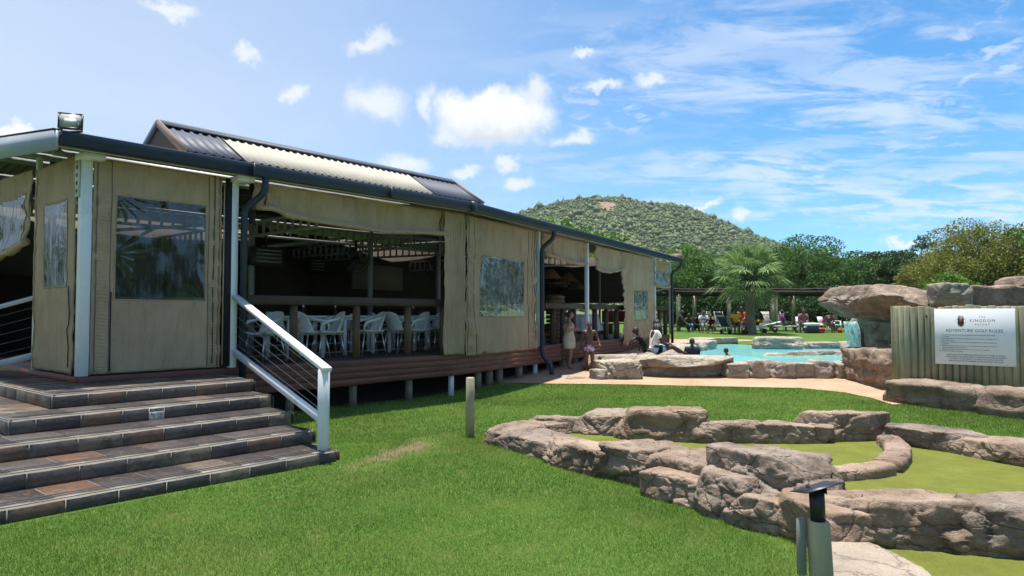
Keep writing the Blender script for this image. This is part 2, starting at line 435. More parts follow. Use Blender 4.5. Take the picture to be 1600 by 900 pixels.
    # canvas
    n = NT('canvas'); p = n.obj; a = n.noise(p, 1.6, 7, .65, .3); w = n.nd('ShaderNodeTexWave', wave_type='BANDS', bands_direction='Z'); w.inputs['Scale'].default_value = 90; n.L.new(p, w.inputs['Vector'])
    col = n.ramp(a, [(.3, (.49, .355, .225)), (.55, (.60, .445, .295)), (.8, (.66, .505, .345))])
    col = n.mix(n.rng(n.noise(n.map(p, (5, 5, .7)), 2.2, 7, .7), .55, .78, 0, .45), col, (.24, .18, .11))
    n.set(n.b.inputs['Base Color'], col); n.b.inputs['Roughness'].default_value = .85; n.b.inputs['Specular IOR Level'].default_value = .15
    fold = n.noise(n.map(p, (2.6, 2.6, .55), (0, .25, 0)), 2.4, 4, .55, .6)
    n.L.new(n.bump(w.outputs[0], .12, .002, n.bump(fold, .9, .09)), n.b.inputs['Normal'])
    tr = n.nd('ShaderNodeBsdfTranslucent'); n.L.new(col, tr.inputs[0]); mx = n.nd('ShaderNodeMixShader'); mx.inputs[0].default_value = .3
    n.L.new(n.b.outputs[0], mx.inputs[1]); n.L.new(tr.outputs[0], mx.inputs[2]); n.L.new(mx.outputs[0], n.out.inputs[0]); MATS['canvas'] = n.m
    # clear vinyl
    def vinyl(name, fac, tint, wr, sc, dm):
        n = NT(name); p = n.obj
        f1 = n.noise(n.map(p, (1, 1, .35), (0, .5, 0)), sc, 5, .6, 1.2); f2 = n.noise(n.map(p, (1, 1, .5), (0, -.9, 0)), sc * 2.4, 4, .6, .8)
        nb = n.bump(f2, wr * .5, .015, n.bump(f1, wr, .04))
        gl = n.nd('ShaderNodeBsdfGlossy'); gl.inputs['Roughness'].default_value = .10; gl.inputs['Color'].default_value = (.86, .89, .93, 1); n.L.new(nb, gl.inputs['Normal'])
        tp = n.nd('ShaderNodeBsdfTransparent'); tp.inputs[0].default_value = (*tint, 1)
        df = n.nd('ShaderNodeBsdfDiffuse'); df.inputs[0].default_value = (.42, .43, .42, 1)
        lw = n.nd('ShaderNodeLayerWeight'); lw.inputs[0].default_value = .35; n.L.new(nb, lw.inputs['Normal'])
        m1 = n.nd('ShaderNodeMixShader'); n.L.new(n.rng(lw.outputs['Facing'], 0, .9, fac, min(fac + .30, .95), False), m1.inputs[0]); n.L.new(tp.outputs[0], m1.inputs[1]); n.L.new(gl.outputs[0], m1.inputs[2])
        m2 = n.nd('ShaderNodeMixShader'); n.set(m2.inputs[0], n.rng(n.noise(p, 6, 6, .7), .35, .75, .02, dm)); n.L.new(m1.outputs[0], m2.inputs[1]); n.L.new(df.outputs[0], m2.inputs[2])
        n.L.new(m2.outputs[0], n.out.inputs[0]); MATS[name] = n.m
    vinyl('vinyl', .05, (.32, .32, .33), .25, 1.8, .05); vinyl('cloudy_vinyl', .09, (.42, .42, .42), .30, 2.6, .62)
    # timber
    def wood(name, c1, c2, axis, scale=1., rough=.7, knots=True, byobj=True):
        n = NT(name); p = n.obj; sc = [55, 55, 55] if axis == 0 else [14, 14, 14]; sc[axis] = .8
        if axis == 0: p = n.map(p, (1, 1, 1), (0, 0, -RA_))
        if byobj:
            off = n.nd('ShaderNodeCombineXYZ'); n.L.new(n.math('MULTIPLY', n.rnd(), 50), off.inputs[0]); n.L.new(n.math('MULTIPLY', n.rnd(), 23), off.inputs[2]); p = n.vm('ADD', p, off.outputs[0])
        a = n.noise(n.map(p, tuple(sc)), scale, 6, .65, .6); b = n.noise(p, 2.3, 6, .6)
        col = n.ramp(a, [(.3, c1), (.7, c2)]); col = n.mix(n.rng(b, .4, .75, 0, .5), col, tuple(x * .55 for x in c1))
        col = n.hsv(col, .5, 1, n.rng(n.rnd(), 0, 1, .8, 1.2, False))
        n.done(col, n.rng(a, .3, .7, rough - .1, rough + .1, False), n.bump(a, .35, .004), spec=.3)
    wood('rail_wood', (.050, .032, .022), (.110, .072, .050), 0); wood('pole_wood', (.070, .044, .026), (.175, .105, .055), 2)
    wood('deck_board', (.115, .042, .030), (.225, .088, .060), 0, .8, .5); wood('deck_floor', (.045, .032, .026), (.10, .07, .055), 0, 1., .38)
    wood('green_pole', (.235, .230, .145), (.39, .375, .255), 2, .8); wood('bollard_wood', (.25, .225, .145), (.37, .335, .225), 2, .8); wood('pier_wood', (.16, .13, .09), (.30, .25, .18), 2)
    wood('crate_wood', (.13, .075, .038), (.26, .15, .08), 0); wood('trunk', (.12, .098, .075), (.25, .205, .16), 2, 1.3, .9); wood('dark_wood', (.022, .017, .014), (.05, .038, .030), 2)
    simple('white_paint', (.72, .73, .73), .42, var=.06, scale=3, bump=.06, grime=(.42, .40, .36))
    simple('white_plastic', (.76, .77, .77), .38, var=.03, scale=3, bump=.02)
    simple('navy_paint', (.014, .024, .040), .42, var=.25, scale=3, bump=.05, grime=(.03, .042, .055))
    simple('navy_roof', (.034, .044, .070), .62, var=.2, scale=2.5, bump=.05)
    simple('white_roof', (.34, .31, .25), .75, var=.18, scale=1.6, bump=.06, grime=(.34, .32, .27))
    simple('flashing', (.30, .34, .40), .5, metal=.0, var=.1, scale=1.4, bump=.04)
    simple('soffit', (.42, .41, .39), .6, var=.22, scale=4, grime=(.20, .18, .15))
    simple('brown_trim', (.17, .12, .095), .6)
    simple('steel_grey', (.34, .36, .38), .5, metal=.2, var=.1)
    simple('cable_grey', (.40, .41, .42), .6, var=.06); simple('steel', (.60, .61, .62), .28, metal=.9, var=.06)
    simple('black_plastic', (.012, .012, .014), .45, var=.2)
    simple('black_strap', (.010, .012, .018), .8, var=.2)
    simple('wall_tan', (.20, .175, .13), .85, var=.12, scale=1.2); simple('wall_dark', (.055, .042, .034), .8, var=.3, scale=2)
    simple('ceiling_foil', (.22, .22, .23), .5, metal=.15, var=.25, scale=1.5)
    simple('bare_soil', (.045, .028, .017), .95, var=.4, scale=9, bump=.6); simple('under_soil', (.058, .042, .029), .95, var=.3, scale=3)
    simple('board_white', (.80, .81, .83), .40, var=.03, scale=2, bump=.02)
    simple('ink', (.045, .045, .050), .6, var=.1); simple('ink_red', (.30, .055, .05), .6, var=.1)
    simple('sticker', (.58, .58, .50), .5, var=.12, scale=20)
    simple('metal_box', (.20, .20, .175), .5, var=.12)
    simple('lamp_glass', (.42, .43, .40), .25, var=.1)
    simple('terracotta', (.30, .12, .06), .75); simple('lamp_shade', (.16, .085, .05), .8, var=.2)
    simple('red_plastic', (.42, .035, .02), .5); simple('blue_fabric', (.012, .030, .13), .8); simple('blue_plastic', (.02, .16, .55), .4)
    simple('navy_plastic', (.012, .020, .045), .45); simple('grey_fabric', (.42, .41, .37), .85); simple('tarp_white', (.70, .74, .78), .6)
    simple('orange_cable', (.30, .06, .03), .6); simple('hose_green', (.02, .06, .04), .5)
    # people
    for nm, c in (('skin_light', (.33, .165, .095)), ('skin_brown', (.145, .066, .040)), ('skin_dark', (.062, .030, .020))):
        simple(nm, c, .5, var=.08, scale=6, bump=.03, spec=.4)
    simple('hair', (.008, .007, .007), .55, var=.3, scale=60, bump=.6)
    for nm, c in (('cloth_cream', (.60, .52, .40)), ('cloth_white', (.74, .73, .70)), ('cloth_denim', (.28, .44, .56)), ('cloth_black', (.012, .012, .015)), ('cloth_navy', (.012, .018, .035)),
                  ('cloth_yellow', (.62, .36, .035)), ('cloth_maroon', (.10, .02, .022)), ('cloth_magenta', (.42, .05, .30)), ('cloth_teal', (.03, .16, .13)), ('cloth_grey', (.27, .28, .29)),
                  ('cloth_brown', (.055, .042, .033)), ('cloth_blue', (.10, .22, .42)), ('cloth_rust', (.40, .10, .05))):
        n = NT(nm); f = n.noise(n.map(n.obj, (1, 1, .5)), 9, 4, .6, .5)
        n.done(n.hsv(c, .5, 1, n.rng(f, .3, .7, .85, 1.12, False)), .85, n.bump(f, .7, .02), spec=.15)
    n = NT('cloth_plaid'); a = n.voro(n.obj, 16, 'F1', 'Color'); n.done(n.mix(n.rng(n.noise(n.obj, 22, 2), .45, .55), (.30, .12, .13), (.13, .05, .07)), .85)
    n = NT('cloth_swim'); a = n.noise(n.obj, 11, 2, .5)
    n.done(n.ramp(a, [(.40, (.62, .58, .74)), (.47, (.20, .13, .42)), (.53, (.60, .05, .07)), (.62, (.66, .60, .74))], 'CONSTANT'), .8)
    # foliage: every leaf face carries its own tone
    def leaf(name, dark, mid, light, tr=.35):
        n = NT(name); at = n.nd('ShaderNodeAttribute', attribute_name='shade')
        col = n.ramp(at.outputs['Fac'], [(0, dark), (.55, mid), (1, light)])
        n.set(n.b.inputs['Base Color'], col); n.b.inputs['Roughness'].default_value = .55; n.b.inputs['Specular IOR Level'].default_value = .25
        t = n.nd('ShaderNodeBsdfTranslucent'); n.L.new(col, t.inputs[0]); mx = n.nd('ShaderNodeMixShader'); mx.inputs[0].default_value = tr
        n.L.new(n.b.outputs[0], mx.inputs[1]); n.L.new(t.outputs[0], mx.inputs[2]); n.L.new(mx.outputs[0], n.out.inputs[0]); MATS[name] = n.m
    leaf('leaf_mid', (.036, .082, .016), (.066, .145, .026), (.115, .205, .044)); leaf('leaf_dark', (.020, .045, .014), (.036, .078, .022), (.062, .118, .034))
    leaf('leaf_yellow', (.085, .105, .016), (.155, .175, .030), (.23, .23, .05)); leaf('leaf_bright', (.055, .125, .016), (.10, .205, .028), (.16, .28, .045))
    leaf('palm_leaf', (.055, .115, .030), (.115, .205, .060), (.26, .34, .15)); leaf('hill_bush', (.062, .105, .032), (.100, .150, .052), (.150, .195, .080))
    n = NT('hill_soil'); p = n.world; a = n.noise(p, .03, 7, .65); b = n.noise(p, .16, 6, .7)
    col = n.ramp(b, [(.35, (.085, .120, .045)), (.6, (.115, .140, .058)), (.75, (.17, .155, .095))])
    n.done(n.mix(n.rng(a, .5, .75, 0, .5), col, (.18, .14, .085)), .95, spec=.1)
    simple('hill_scar', (.20, .125, .085), .95, var=.3, scale=.08)
    # pool
    n = NT('pool_floor'); p = n.world; v = n.voro(n.vm('ADD', p, n.noise(p, 1.5, 3, .5, col=True)), 2.4)
    n.done(n.mix(n.rng(v, 0, .25, .35, 0), n.mix(n.rng(n.noise(p, .35, 4), .4, .6), (.10, .50, .60), (.17, .52, .46)), (.50, .78, .80)), .7)
    n = NT('water'); p = n.world
    nb = n.bump(n.noise(n.map(p, (1, 1.0, 1)), 2.6, 5, .55, .6), .35, .05)
    gl = n.nd('ShaderNodeBsdfGlossy'); gl.inputs['Roughness'].default_value = .05; n.L.new(nb, gl.inputs['Normal'])
    tp = n.nd('ShaderNodeBsdfTransparent'); tp.inputs[0].default_value = (.62, .93, .96, 1)
    wd = n.nd('ShaderNodeBsdfDiffuse'); n.set(wd.inputs[0], n.mix(n.rng(n.noise(p, .5, 4), .4, .6), (.16, .50, .58), (.24, .52, .46))); tpm = n.nd('ShaderNodeMixShader'); tpm.inputs[0].default_value = .55; n.L.new(tp.outputs[0], tpm.inputs[1]); n.L.new(wd.outputs[0], tpm.inputs[2])
    fr = n.nd('ShaderNodeFresnel'); fr.inputs['IOR'].default_value = 1.33; n.L.new(nb, fr.inputs['Normal'])
    mx = n.nd('ShaderNodeMixShader'); n.L.new(n.math('MULTIPLY', fr.outputs[0], .45), mx.inputs[0]); n.L.new(tpm.outputs[0], mx.inputs[1]); n.L.new(gl.outputs[0], mx.inputs[2]); n.L.new(mx.outputs[0], n.out.inputs[0]); MATS['water'] = n.m
    n = NT('falling_water'); p = n.obj
    f = n.noise(n.map(p, (6, 6, 1.2)), 3, 5, .7, .4)
    df = n.nd('ShaderNodeBsdfTranslucent'); df.inputs[0].default_value = (.55, .80, .82, 1); d2 = n.nd('ShaderNodeBsdfDiffuse'); d2.inputs[0].default_value = (.62, .82, .84, 1)
    ad = n.nd('ShaderNodeMixShader'); n.L.new(df.outputs[0], ad.inputs[1]); n.L.new(d2.outputs[0], ad.inputs[2])
    tp = n.nd('ShaderNodeBsdfTransparent'); tp.inputs[0].default_value = (.85, .95, .96, 1); mx = n.nd('ShaderNodeMixShader'); n.L.new(n.rng(f, .42, .62, .15, .9), mx.inputs[0]); n.L.new(tp.outputs[0], mx.inputs[1]); n.L.new(ad.outputs[0], mx.inputs[2]); n.L.new(mx.outputs[0], n.out.inputs[0]); MATS['falling_water'] = n.m
mk_materials()
M = MATS

# ------------------------------------------------------------------ building frames
P0 = np.array([-5.41, 8.84]); PB = np.array([-1.12, 13.88]); PE = np.array([6.08, 27.32])
U1 = (PB - P0) / np.linalg.norm(PB - P0); V1 = np.array([-U1[1], U1[0]]); LEN1 = float(np.linalg.norm(PB - P0))
U2 = (PE - PB) / np.linalg.norm(PE - PB); V2 = np.array([-U2[1], U2[0]]); LEN2 = float(np.linalg.norm(PE - PB))
DECK = .82
def A(u, v, z=0.): q = P0 + U1 * u + V1 * v; return Vector((q[0], q[1], z))
def B(u, v, z=0.): q = PB + U2 * u + V2 * v; return Vector((q[0], q[1], z))
def uA(px, v=0.):                     # where along the first wing a picture column falls
    k = (px - 800) / 1100; o = P0 + V1 * v; return (k * o[1] - o[0]) / (U1[0] - k * U1[1])
def uB(px, v=0.):
    k = (px - 800) / 1100; o = PB + V2 * v; return (k * o[1] - o[0]) / (U2[0] - k * U2[1])
def inpoly(x, y, poly):
    r = np.zeros(len(x), bool); n = len(poly); j = n - 1
    for i in range(n):
        xi, yi = poly[i]; xj, yj = poly[j]
        c = ((yi > y) != (yj > y)) & (x < (xj - xi) * (y - yi) / (yj - yi + 1e-12) + xi); r ^= c; j = i
    return r
def ss(a, b, x): t = np.clip((x - a) / (b - a), 0, 1); return t * t * (3 - 2 * t)

# ------------------------------------------------------------------ ground
def gz(x, y):
    x = np.asarray(x, float); y = np.asarray(y, float)
    z = .45 * (.75 * np.clip((y - 13.8) / 10.2, 0, 1) + .25 * ss(13.0, 25, y)) + .15 * ss(28, 38, y)
    return z + .012 * np.sin(x * 1.3 + 1) * np.sin(y * 1.1) * (1 - ss(3, 12, np.abs(y - 6) * 0)) * .6
def GG(px, py, dz=0.):
    z = 0.
    for _ in range(12): q = G(px, py, z); z = .5 * z + .5 * (float(gz(q.x, q.y)) + dz)
    return G(px, py, z)
POOL = [(3.6, 17.2), (8.3, 16.9), (10.7, 19.4), (12.6, 24.8), (9.7, 25.0), (8.9, 28.1), (7.4, 28.1), (6.1, 24.5), (5.2, 20.3)]
PAVE = [tuple(GG(*p)[:2]) for p in ((770, 598), (850, 600), (950, 601), (1050, 603), (1150, 605), (1250, 607), (1320, 614), (1360, 622), (1394, 633))] + [(9.6, 13.4), (11.8, 19.0), (8.6, 28.9), (10.9, 30.2), (9.2, 31.4), (6.8, 31.2), (5.0, 27.5), (-1.5, 15.6)]
TURF = [tuple(G(*p)[:2]) for p in ((800, 683), (900, 664), (1000, 672), (1160, 682), (1372, 672))] + [(5.5, 8.0), (6.2, 6.6), (6.5, 3.0), (2.4, 3.0), (2.0, 4.9), (1.75, 6.0), (1.0, 7.2), (.3, 8.2)]
def axis(fine0, fine1, st, far):
    a = list(np.arange(fine0, fine1, st)); s = st
    hi = [fine1]
    while hi[-1] < far: s *= 1.35; hi.append(hi[-1] + s)
    s = st; lo = []; q = fine0
    while q > -far: s *= 1.35; q -= s; lo.append(q)
    return np.array(lo[::-1] + a + hi)
gx = axis(-9, 17, .33, 2500); gy = axis(1, 42, .33, 2500)
XX, YY = np.meshgrid(gx, gy, indexing='ij'); ZZ = gz(XX.ravel(), YY.ravel())
inn = inpoly(XX.ravel(), YY.ravel(), POOL); ZZ = np.where(inn, -.12, ZZ)
nv = len(gy)
FF = [(i * nv + j, (i + 1) * nv + j, (i + 1) * nv + j + 1, i * nv + j + 1) for i in range(len(gx) - 1) for j in range(nv - 1)]
kind(put('ground', (np.stack([XX.ravel(), YY.ravel(), ZZ], 1), FF), M['lawn'], smooth=True, org=(0, 0, 0)), 'structure')
def sheet(name, poly, m, dz, step=.4, hole=None):
    bm = bmesh.new(); vs = [bm.verts.new((x, y, 0)) for x, y in poly]; bm.faces.new(vs)
    bmesh.ops.triangulate(bm, faces=bm.faces[:])
    for _ in range(7):
        long = [e for e in bm.edges if e.calc_length() > step * 2]
        if not long: break
        bmesh.ops.subdivide_edges(bm, edges=long, cuts=1); bmesh.ops.triangulate(bm, faces=[f for f in bm.faces if len(f.verts) > 3])
    V = np.array([v.co[:] for v in bm.verts]); bm.verts.index_update(); F = [tuple(v.index for v in f.verts) for f in bm.faces]; bm.free()
    if hole is not None:
        cx = np.array([V[list(f)].mean(0) for f in F]); kp = ~inpoly(cx[:, 0], cx[:, 1], hole); F = [f for f, k in zip(F, kp) if k]
    V[:, 2] = gz(V[:, 0], V[:, 1]) + dz
    return kind(put(name, (V, F), m, smooth=True), 'structure')
sheet('paving', PAVE, M['paver'], .012, .35, POOL)
sheet('golf_green', TURF, M['turf'], .016)
under = [tuple(A(-.2, .5)[:2]), tuple(A(LEN1, .35)[:2]), tuple(B(LEN2, .35)[:2]), tuple(B(LEN2, 8)[:2]), tuple(A(2, 9)[:2]), tuple(A(-.2, 8)[:2])]
sheet('soil_under_deck', under, M['under_soil'], .02, 1.)
wp = [(x, y) for x, y in POOL]
SOIL = [tuple(G(*p)[:2]) for p in ((1090, 795), (1150, 813), (1215, 838), (1262, 870), (1275, 930), (1238, 930), (1236, 885), (1205, 850), (1140, 822))]
SOIL = [(x_ + RNG.normal(0, .018), y_ + RNG.normal(0, .018)) for (x_, y_) in [((1 - t_) * np.array(SOIL[i_]) + t_ * np.array(SOIL[(i_ + 1) % len(SOIL)])) for i_ in range(len(SOIL)) for t_ in (0, .2, .4, .6, .8)]]
kind(put('pool_floor', (arr([(x, y, -.02) for x, y in wp]), [tuple(range(len(wp)))]), M['pool_floor']), 'structure')
cx, cy = np.mean(wp, 0)
kind(put('pool_water', (arr([(cx + (x - cx) * 1.06, cy + (y - cy) * 1.03, .405) for x, y in wp]), [tuple(range(len(wp)))]), M['water']), 'structure')

# mown grass blades
STEPS_FP = [tuple(A(u, v)[:2]) for u, v in ((-3.2, -3.46), (1.47, -3.42), (1.78, .3), (-3.2, .5))]
def mk_grass():
    rs = np.random.default_rng(11)
    parts = []
    for (d0, d1, dens, wb, hb) in ((3.0, 6.2, 10500, .0056, .027), (6.2, 9.5, 6200, .0082, .029), (9.5, 17.2, 2700, .013, .033)):
        # even over the ground wedge, with a margin past the picture's edges
        half = .86 * d1 + .6; n = int(dens * 2 * half * (d1 - d0))
        x = rs.uniform(-half, half, n); y = rs.uniform(d0, d1, n)
        m = np.abs(x) < .80 * y + .8
        m &= ~inpoly(x, y, TURF) & ~inpoly(x, y, PAVE) & ~inpoly(x, y, STEPS_FP) & ~(inpoly(x, y, SOIL) & (rs.random(n) < .55)) & ~inpoly(x, y, under)
        s = (x - .25) * .0
        q = np.stack([x, y, x * 0], 1)
        # worn patch by the deck, thin growth
        c, sn = math.cos(math.radians(69)), math.sin(math.radians(69)); ax, ay = x + 1.30, y - 8.35
        e = np.hypot((ax * c + ay * sn) * .62, (-ax * sn + ay * c) * 1.9) + fbm(q * 2.2, 4) * 1.6
        m &= rs.random(n) < np.clip((e - .12) / .6, .14, 1)
        x, y, q = x[m], y[m], q[m]; n = len(x)
        parts.append((x, y, np.full(n, wb), hb * rs.uniform(.55, 1.25, n) * (1 + .5 * fbm(q * .9, 3))))
    x, y, w, h = (np.concatenate(k) for k in zip(*parts)); n = len(x)
    a = rs.uniform(0, 2 * PI, n); ln = rs.uniform(.15, .75, n) * h; b = rs.uniform(0, 2 * PI, n)
    z = gz(x, y) - .004
    V = np.empty((n, 3, 3)); V[:, 0] = np.stack([x - np.cos(a) * w / 2, y - np.sin(a) * w / 2, z], 1); V[:, 1] = np.stack([x + np.cos(a) * w / 2, y + np.sin(a) * w / 2, z], 1)
    V[:, 2] = np.stack([x + np.cos(b) * ln, y + np.sin(b) * ln, z + h], 1)
    me = bpy.data.meshes.new('lawn_grass'); me.vertices.add(n * 3); me.vertices.foreach_set('co', V.astype(np.float32).ravel())
    me.loops.add(n * 3); me.loops.foreach_set('vertex_index', np.arange(n * 3, dtype=np.int32)); me.polygons.add(n); me.polygons.foreach_set('loop_start', np.arange(0, n * 3, 3, dtype=np.int32)); me.update(calc_edges=True)
    sh = me.attributes.new('shade', 'FLOAT', 'FACE'); sh.data.foreach_set('value', (rs.random(n) ** 1.3).astype(np.float32))
    me.materials.append(M['grass_blade'])
    o = bpy.data.objects.new('lawn_grass', me); C.objects.link(o); kind(o, 'stuff', 'short mown green lawn grass around the deck and the golf rocks'); o['category'] = 'grass'
    print('blades', n)
mk_grass()

# ------------------------------------------------------------------ pavilion
def K(v):
    """corner point where both wings' lines at depth v meet"""
    b = V1 + V2; b = b / np.linalg.norm(b); q = PB + b * (v / float(b @ V1)); return q
def K3(v, z): q = K(v); return Vector((q[0], q[1], z))
def wing_line(v, u0=0., u1=LEN2): return [A(u0, v), K3(v, 0), B(u1, v)]
pav = thing('pavilion', 'long open sided restaurant pavilion with navy gutter, white posts and raised timber deck', 'pavilion', A(0, 0, 0))
def part(name, g, m, parent=pav, **k): return put(name, g, M[m], parent, **k)
# deck floor and its edge boards
fl = [A(0, 0), K3(0, 0), B(LEN2, 0), B(LEN2, 9), K3(9, 0), A(0, 9)]
part('deck_floor', prism([(p.x, p.y) for p in fl], DECK - .06, DECK), 'deck_floor')
for k in range(4):
    z = DECK - .055 - k * .104
    for (f, a, b) in ((A, -.02, 2.1), (A, 2.105, LEN1 + .012), (B, .008, 5.0), (B, 5.006, 10.1), (B, 10.106, LEN2)):
        if f is A and a < 0 and k > 2: continue
        part('fascia_board', bar(f(a, -.014 - .002 * (k % 2), z), f(b, -.014 - .002 * (k % 2), z), .026, .1005), 'deck_board', bevel=.0015)
    if k < 3:
        part('fascia_board', bar(A(-.014, .02, z), A(-.014, 4.2, z), .026, .1005), 'deck_board', bevel=.0015)
for px, w in ((455, 0), (553, 0), (640, 0)):
    u = uA(px, .08); part('pier', tube([A(u, .09, -.05), A(u, .09, .44)], .068, 12), 'pier_wood', smooth=False)
part('pier', bar(A(uA(706, .05), .06, -.05), A(uA(706, .05), .06, .46), .1, .1), 'white_paint')
for px, w in ((746, 0), (764, 0), (780, 0), (811, 0), (836, 1), (858, 0), (879, 0), (898, 0), (933, 0), (948, 0), (963, 0), (975, 1), (990, 0), (1005, 0), (1020, 0)):
    u = uB(px, .1); z0 = float(gz(*B(u, .1)[:2])) - .05
    part('pier', (bar(B(u, .1, z0), B(u, .1, .46), .11, .11) if w else tube([B(u, .1, z0), B(u, .1, .46)], .085, 10)), 'white_paint' if w else 'pier_wood')
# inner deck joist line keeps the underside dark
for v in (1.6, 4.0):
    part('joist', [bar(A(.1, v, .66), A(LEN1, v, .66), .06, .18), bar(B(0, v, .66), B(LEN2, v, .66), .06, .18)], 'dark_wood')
# roof sheets
EAVE_Z, PITCH = 3.70, .122
def roof_z(v): return EAVE_Z + (v + .40) * PITCH if v <= 5.05 else EAVE_Z + 5.45 * PITCH - (v - 5.05) * PITCH
def roof_sheet(va, vb, name, m):
    la, lb = wing_line(va, -.42, LEN2 + .35), wing_line(vb, -.42, LEN2 + .35)
    def along(l, s):
        d1 = (l[1] - l[0]).length; f = np.clip(s / .305, 0, 1)[:, None]; g = np.clip((s - .305) / .695, 0, 1)[:, None]
        a, b, c = (np.array(q[:]) for q in l); return np.where(s[:, None] < .305, a + (b - a) * f, b + (c - b) * g)
    def fn(s, t):
        p = along(la, s) * (1 - t[:, None]) + along(lb, s) * t[:, None]
        k = np.abs(((s * 150) % 1) - .5) * 2
        p[:, 2] = roof_z(va) + (roof_z(vb) - roof_z(va)) * t + np.clip((k - .35) * 4, 0, 1) * .028
        return p
    o = part(name, grid(fn, 900, 3), m); q = o.modifiers.new('s', 'SOLIDIFY'); q.thickness = .006; return o
roof_sheet(-.40, 5.05, 'roof', 'soffit'); roof_sheet(5.05, 9.6, 'roof', 'ceiling_foil')
# gutter: open box section run round both wings
def sweep(prof, path):
    """prof: (out, z) points; path: list of (point2d, outward 2d normal scaled)"""
    n = len(prof); V = []; F = []
    for (p, o) in path:
        for (a, z) in prof: V.append((p[0] + o[0] * a, p[1] + o[1] * a, z))
    for i in range(len(path) - 1):
        for k in range(n): F.append((i * n + k, i * n + (k + 1) % n, (i + 1) * n + (k + 1) % n, (i + 1) * n + k))
    F.append(tuple(range(n))); F.append(tuple((len(path) - 1) * n + k for k in range(n - 1, -1, -1)))
    return arr(V), F
mit = K(0) - K(1.)      # outward per unit
gp = [(0, 3.60), (.085, 3.60), (.10, 3.625), (.112, 3.70), (.128, 3.765), (.112, 3.775), (.10, 3.72), (.015, 3.71), (.015, 3.775), (0, 3.775)]
gut = part('gutter', sweep(gp, [(A(-.40, -.36)[:2], -V1), (K(-.36), mit), (B(LEN2 + .33, -.36)[:2], -V2)]), 'navy_paint')
for u in (2.05, 4.6): part('gutter_bracket', box(A(u, -.425, 3.69), (.03, .135, .185), math.atan2(U1[1], U1[0])), 'navy_paint')
part('gutter_joint', bar(K3(-.43, 3.69) - Vector((*(U1 * .06), 0)), K3(-.43, 3.69) + Vector((*(U2 * .06), 0)), .15, .19), 'navy_paint')
# eave fascia plate behind the gutter
part('fascia_plate', [bar(A(-.40, -.345, 3.66), K3(-.345, 3.66), .02, .13), bar(K3(-.345, 3.66), B(LEN2 + .33, -.345, 3.66), .02, .13)], 'white_paint')
# barge flashing on the gable end, rising to the ridge
def barge(va, vb, zt0, zt1, h0, h1):
    a, b = A(-.44, va), A(-.44, vb); o = Vector((*(-U1 * .03), 0)); V = []
    for p, zt, h in ((a, zt0, h0), (b, zt1, h1)):
        for off in (0, 1):
            V += [(p + o * off + Vector((0, 0, zt - h)))[:], (p + o * off + Vector((0, 0, zt)))[:]]
    return arr(V), [(0, 1, 3, 2), (4, 6, 7, 5), (0, 2, 6, 4), (1, 5, 7, 3), (2, 3, 7, 6), (0, 4, 5, 1)]
z9 = lambda v: 3.765 + (v + .42) * .122
part('barge_flashing', barge(-.49, 4.55, z9(-.49), z9(4.55), .23, .36), 'flashing')
part('barge_flashing', barge(4.56, 5.4, z9(4.56), z9(5.4), .36, .38), 'flashing')
part('barge_cap', bar(A(-.455, -.49, z9(-.49) + .012), A(-.455, 5.4, z9(5.4) + .012), .07, .02), 'navy_paint')
# white steel posts
RA = math.atan2(U1[1], U1[0]); RB = math.atan2(U2[1], U2[0])
def post(f, u, v, w, top=3.62, d=None, m='white_paint', r=0): return part('post', box(f(u, v, (DECK + top) / 2), (w, d or w, top - DECK), r), m, bevel=.006)
post(A, .03, .03, .125, 3.70, r=RA); u1 = uA(363, -.02); post(A, u1, -.02, .105, 3.62, r=RA); post(A, uA(711, .0), .02, .09, r=RA)
post(A, .02, 1.82, .07, 3.85, r=RA); post(A, .02, 5.2, .08, 4.1, r=RA)
for px, w, v in ((841, .09, 0), (917, .10, 0), (981, .09, .02), (1023, .08, 0), (1047, .09, .02)): post(B, uB(px, v), v, w, r=RB)
post(B, uB(937, 1.6), 1.6, .06, 3.9, m='steel_grey', r=RB)
for (p, n_) in ((A(.05, -.06, 3.58), 0), (A(u1 + .05, -.14, 3.57), 0)):
    part('bracket', box(p, (.26, .30, .07), RA), 'white_paint', bevel=.006)
sp = part('perforated_plate', box(A(-.045, .09, 3.36), (.012, .15, .55), RA), 'sticker')
for k in range(5): put('hole', tube([A(-.049, .09, 3.16 + k * .1), A(-.055, .09, 3.16 + k * .1)], .028, 12), M['black_plastic'], sp)
# raised ridge roof
ua, uw0, uw1, ue = uA(243, 5.05), uA(357, 4.4), uA(655, 4.4), uA(704, 5.05)
RZ = AT(243, 192, A(ua, 5.05).y).z; HW, RE = 1.25, RZ - .78
def slope(u0, u1, side, m, pitch=.19):
    nn = int((u1 - u0) / pitch * 6)
    def fn(s, t):
        u = u0 + (u1 - u0) * s; v = 5.05 + side * HW * t
        k = ((u - u0) / pitch) % 1; rib = np.clip((np.abs(k - .5) - .30) * 14, 0, 1) * .035
        z = RZ + (RE - RZ) * t + rib
        q = P0 + np.outer(u, U1) + np.outer(v, V1); return np.column_stack([q, z])
    o = part('ridge_roof_sheet', grid(fn, nn, 2), m); q = o.modifiers.new('s', 'SOLIDIFY'); q.thickness = .004
for sd in (-1, 1):
    slope(ua, uw0, sd, 'navy_roof'); slope(uw0, uw1, sd, 'white_roof'); slope(uw1, ue, sd, 'navy_roof')
part('ridge_cap', [bar(A(ua - .03, 5.05 - .12, RZ - .055 + .05), A(ue + .03, 5.05 - .12, RZ - .055 + .05), .27, .012, tuple(Vector((*(-V1 * .53), .85)))),
                   bar(A(ua - .03, 5.05 + .12, RZ - .055 + .05), A(ue + .03, 5.05 + .12, RZ - .055 + .05), .27, .012, tuple(Vector((*(V1 * .53), .85))))], 'navy_roof')
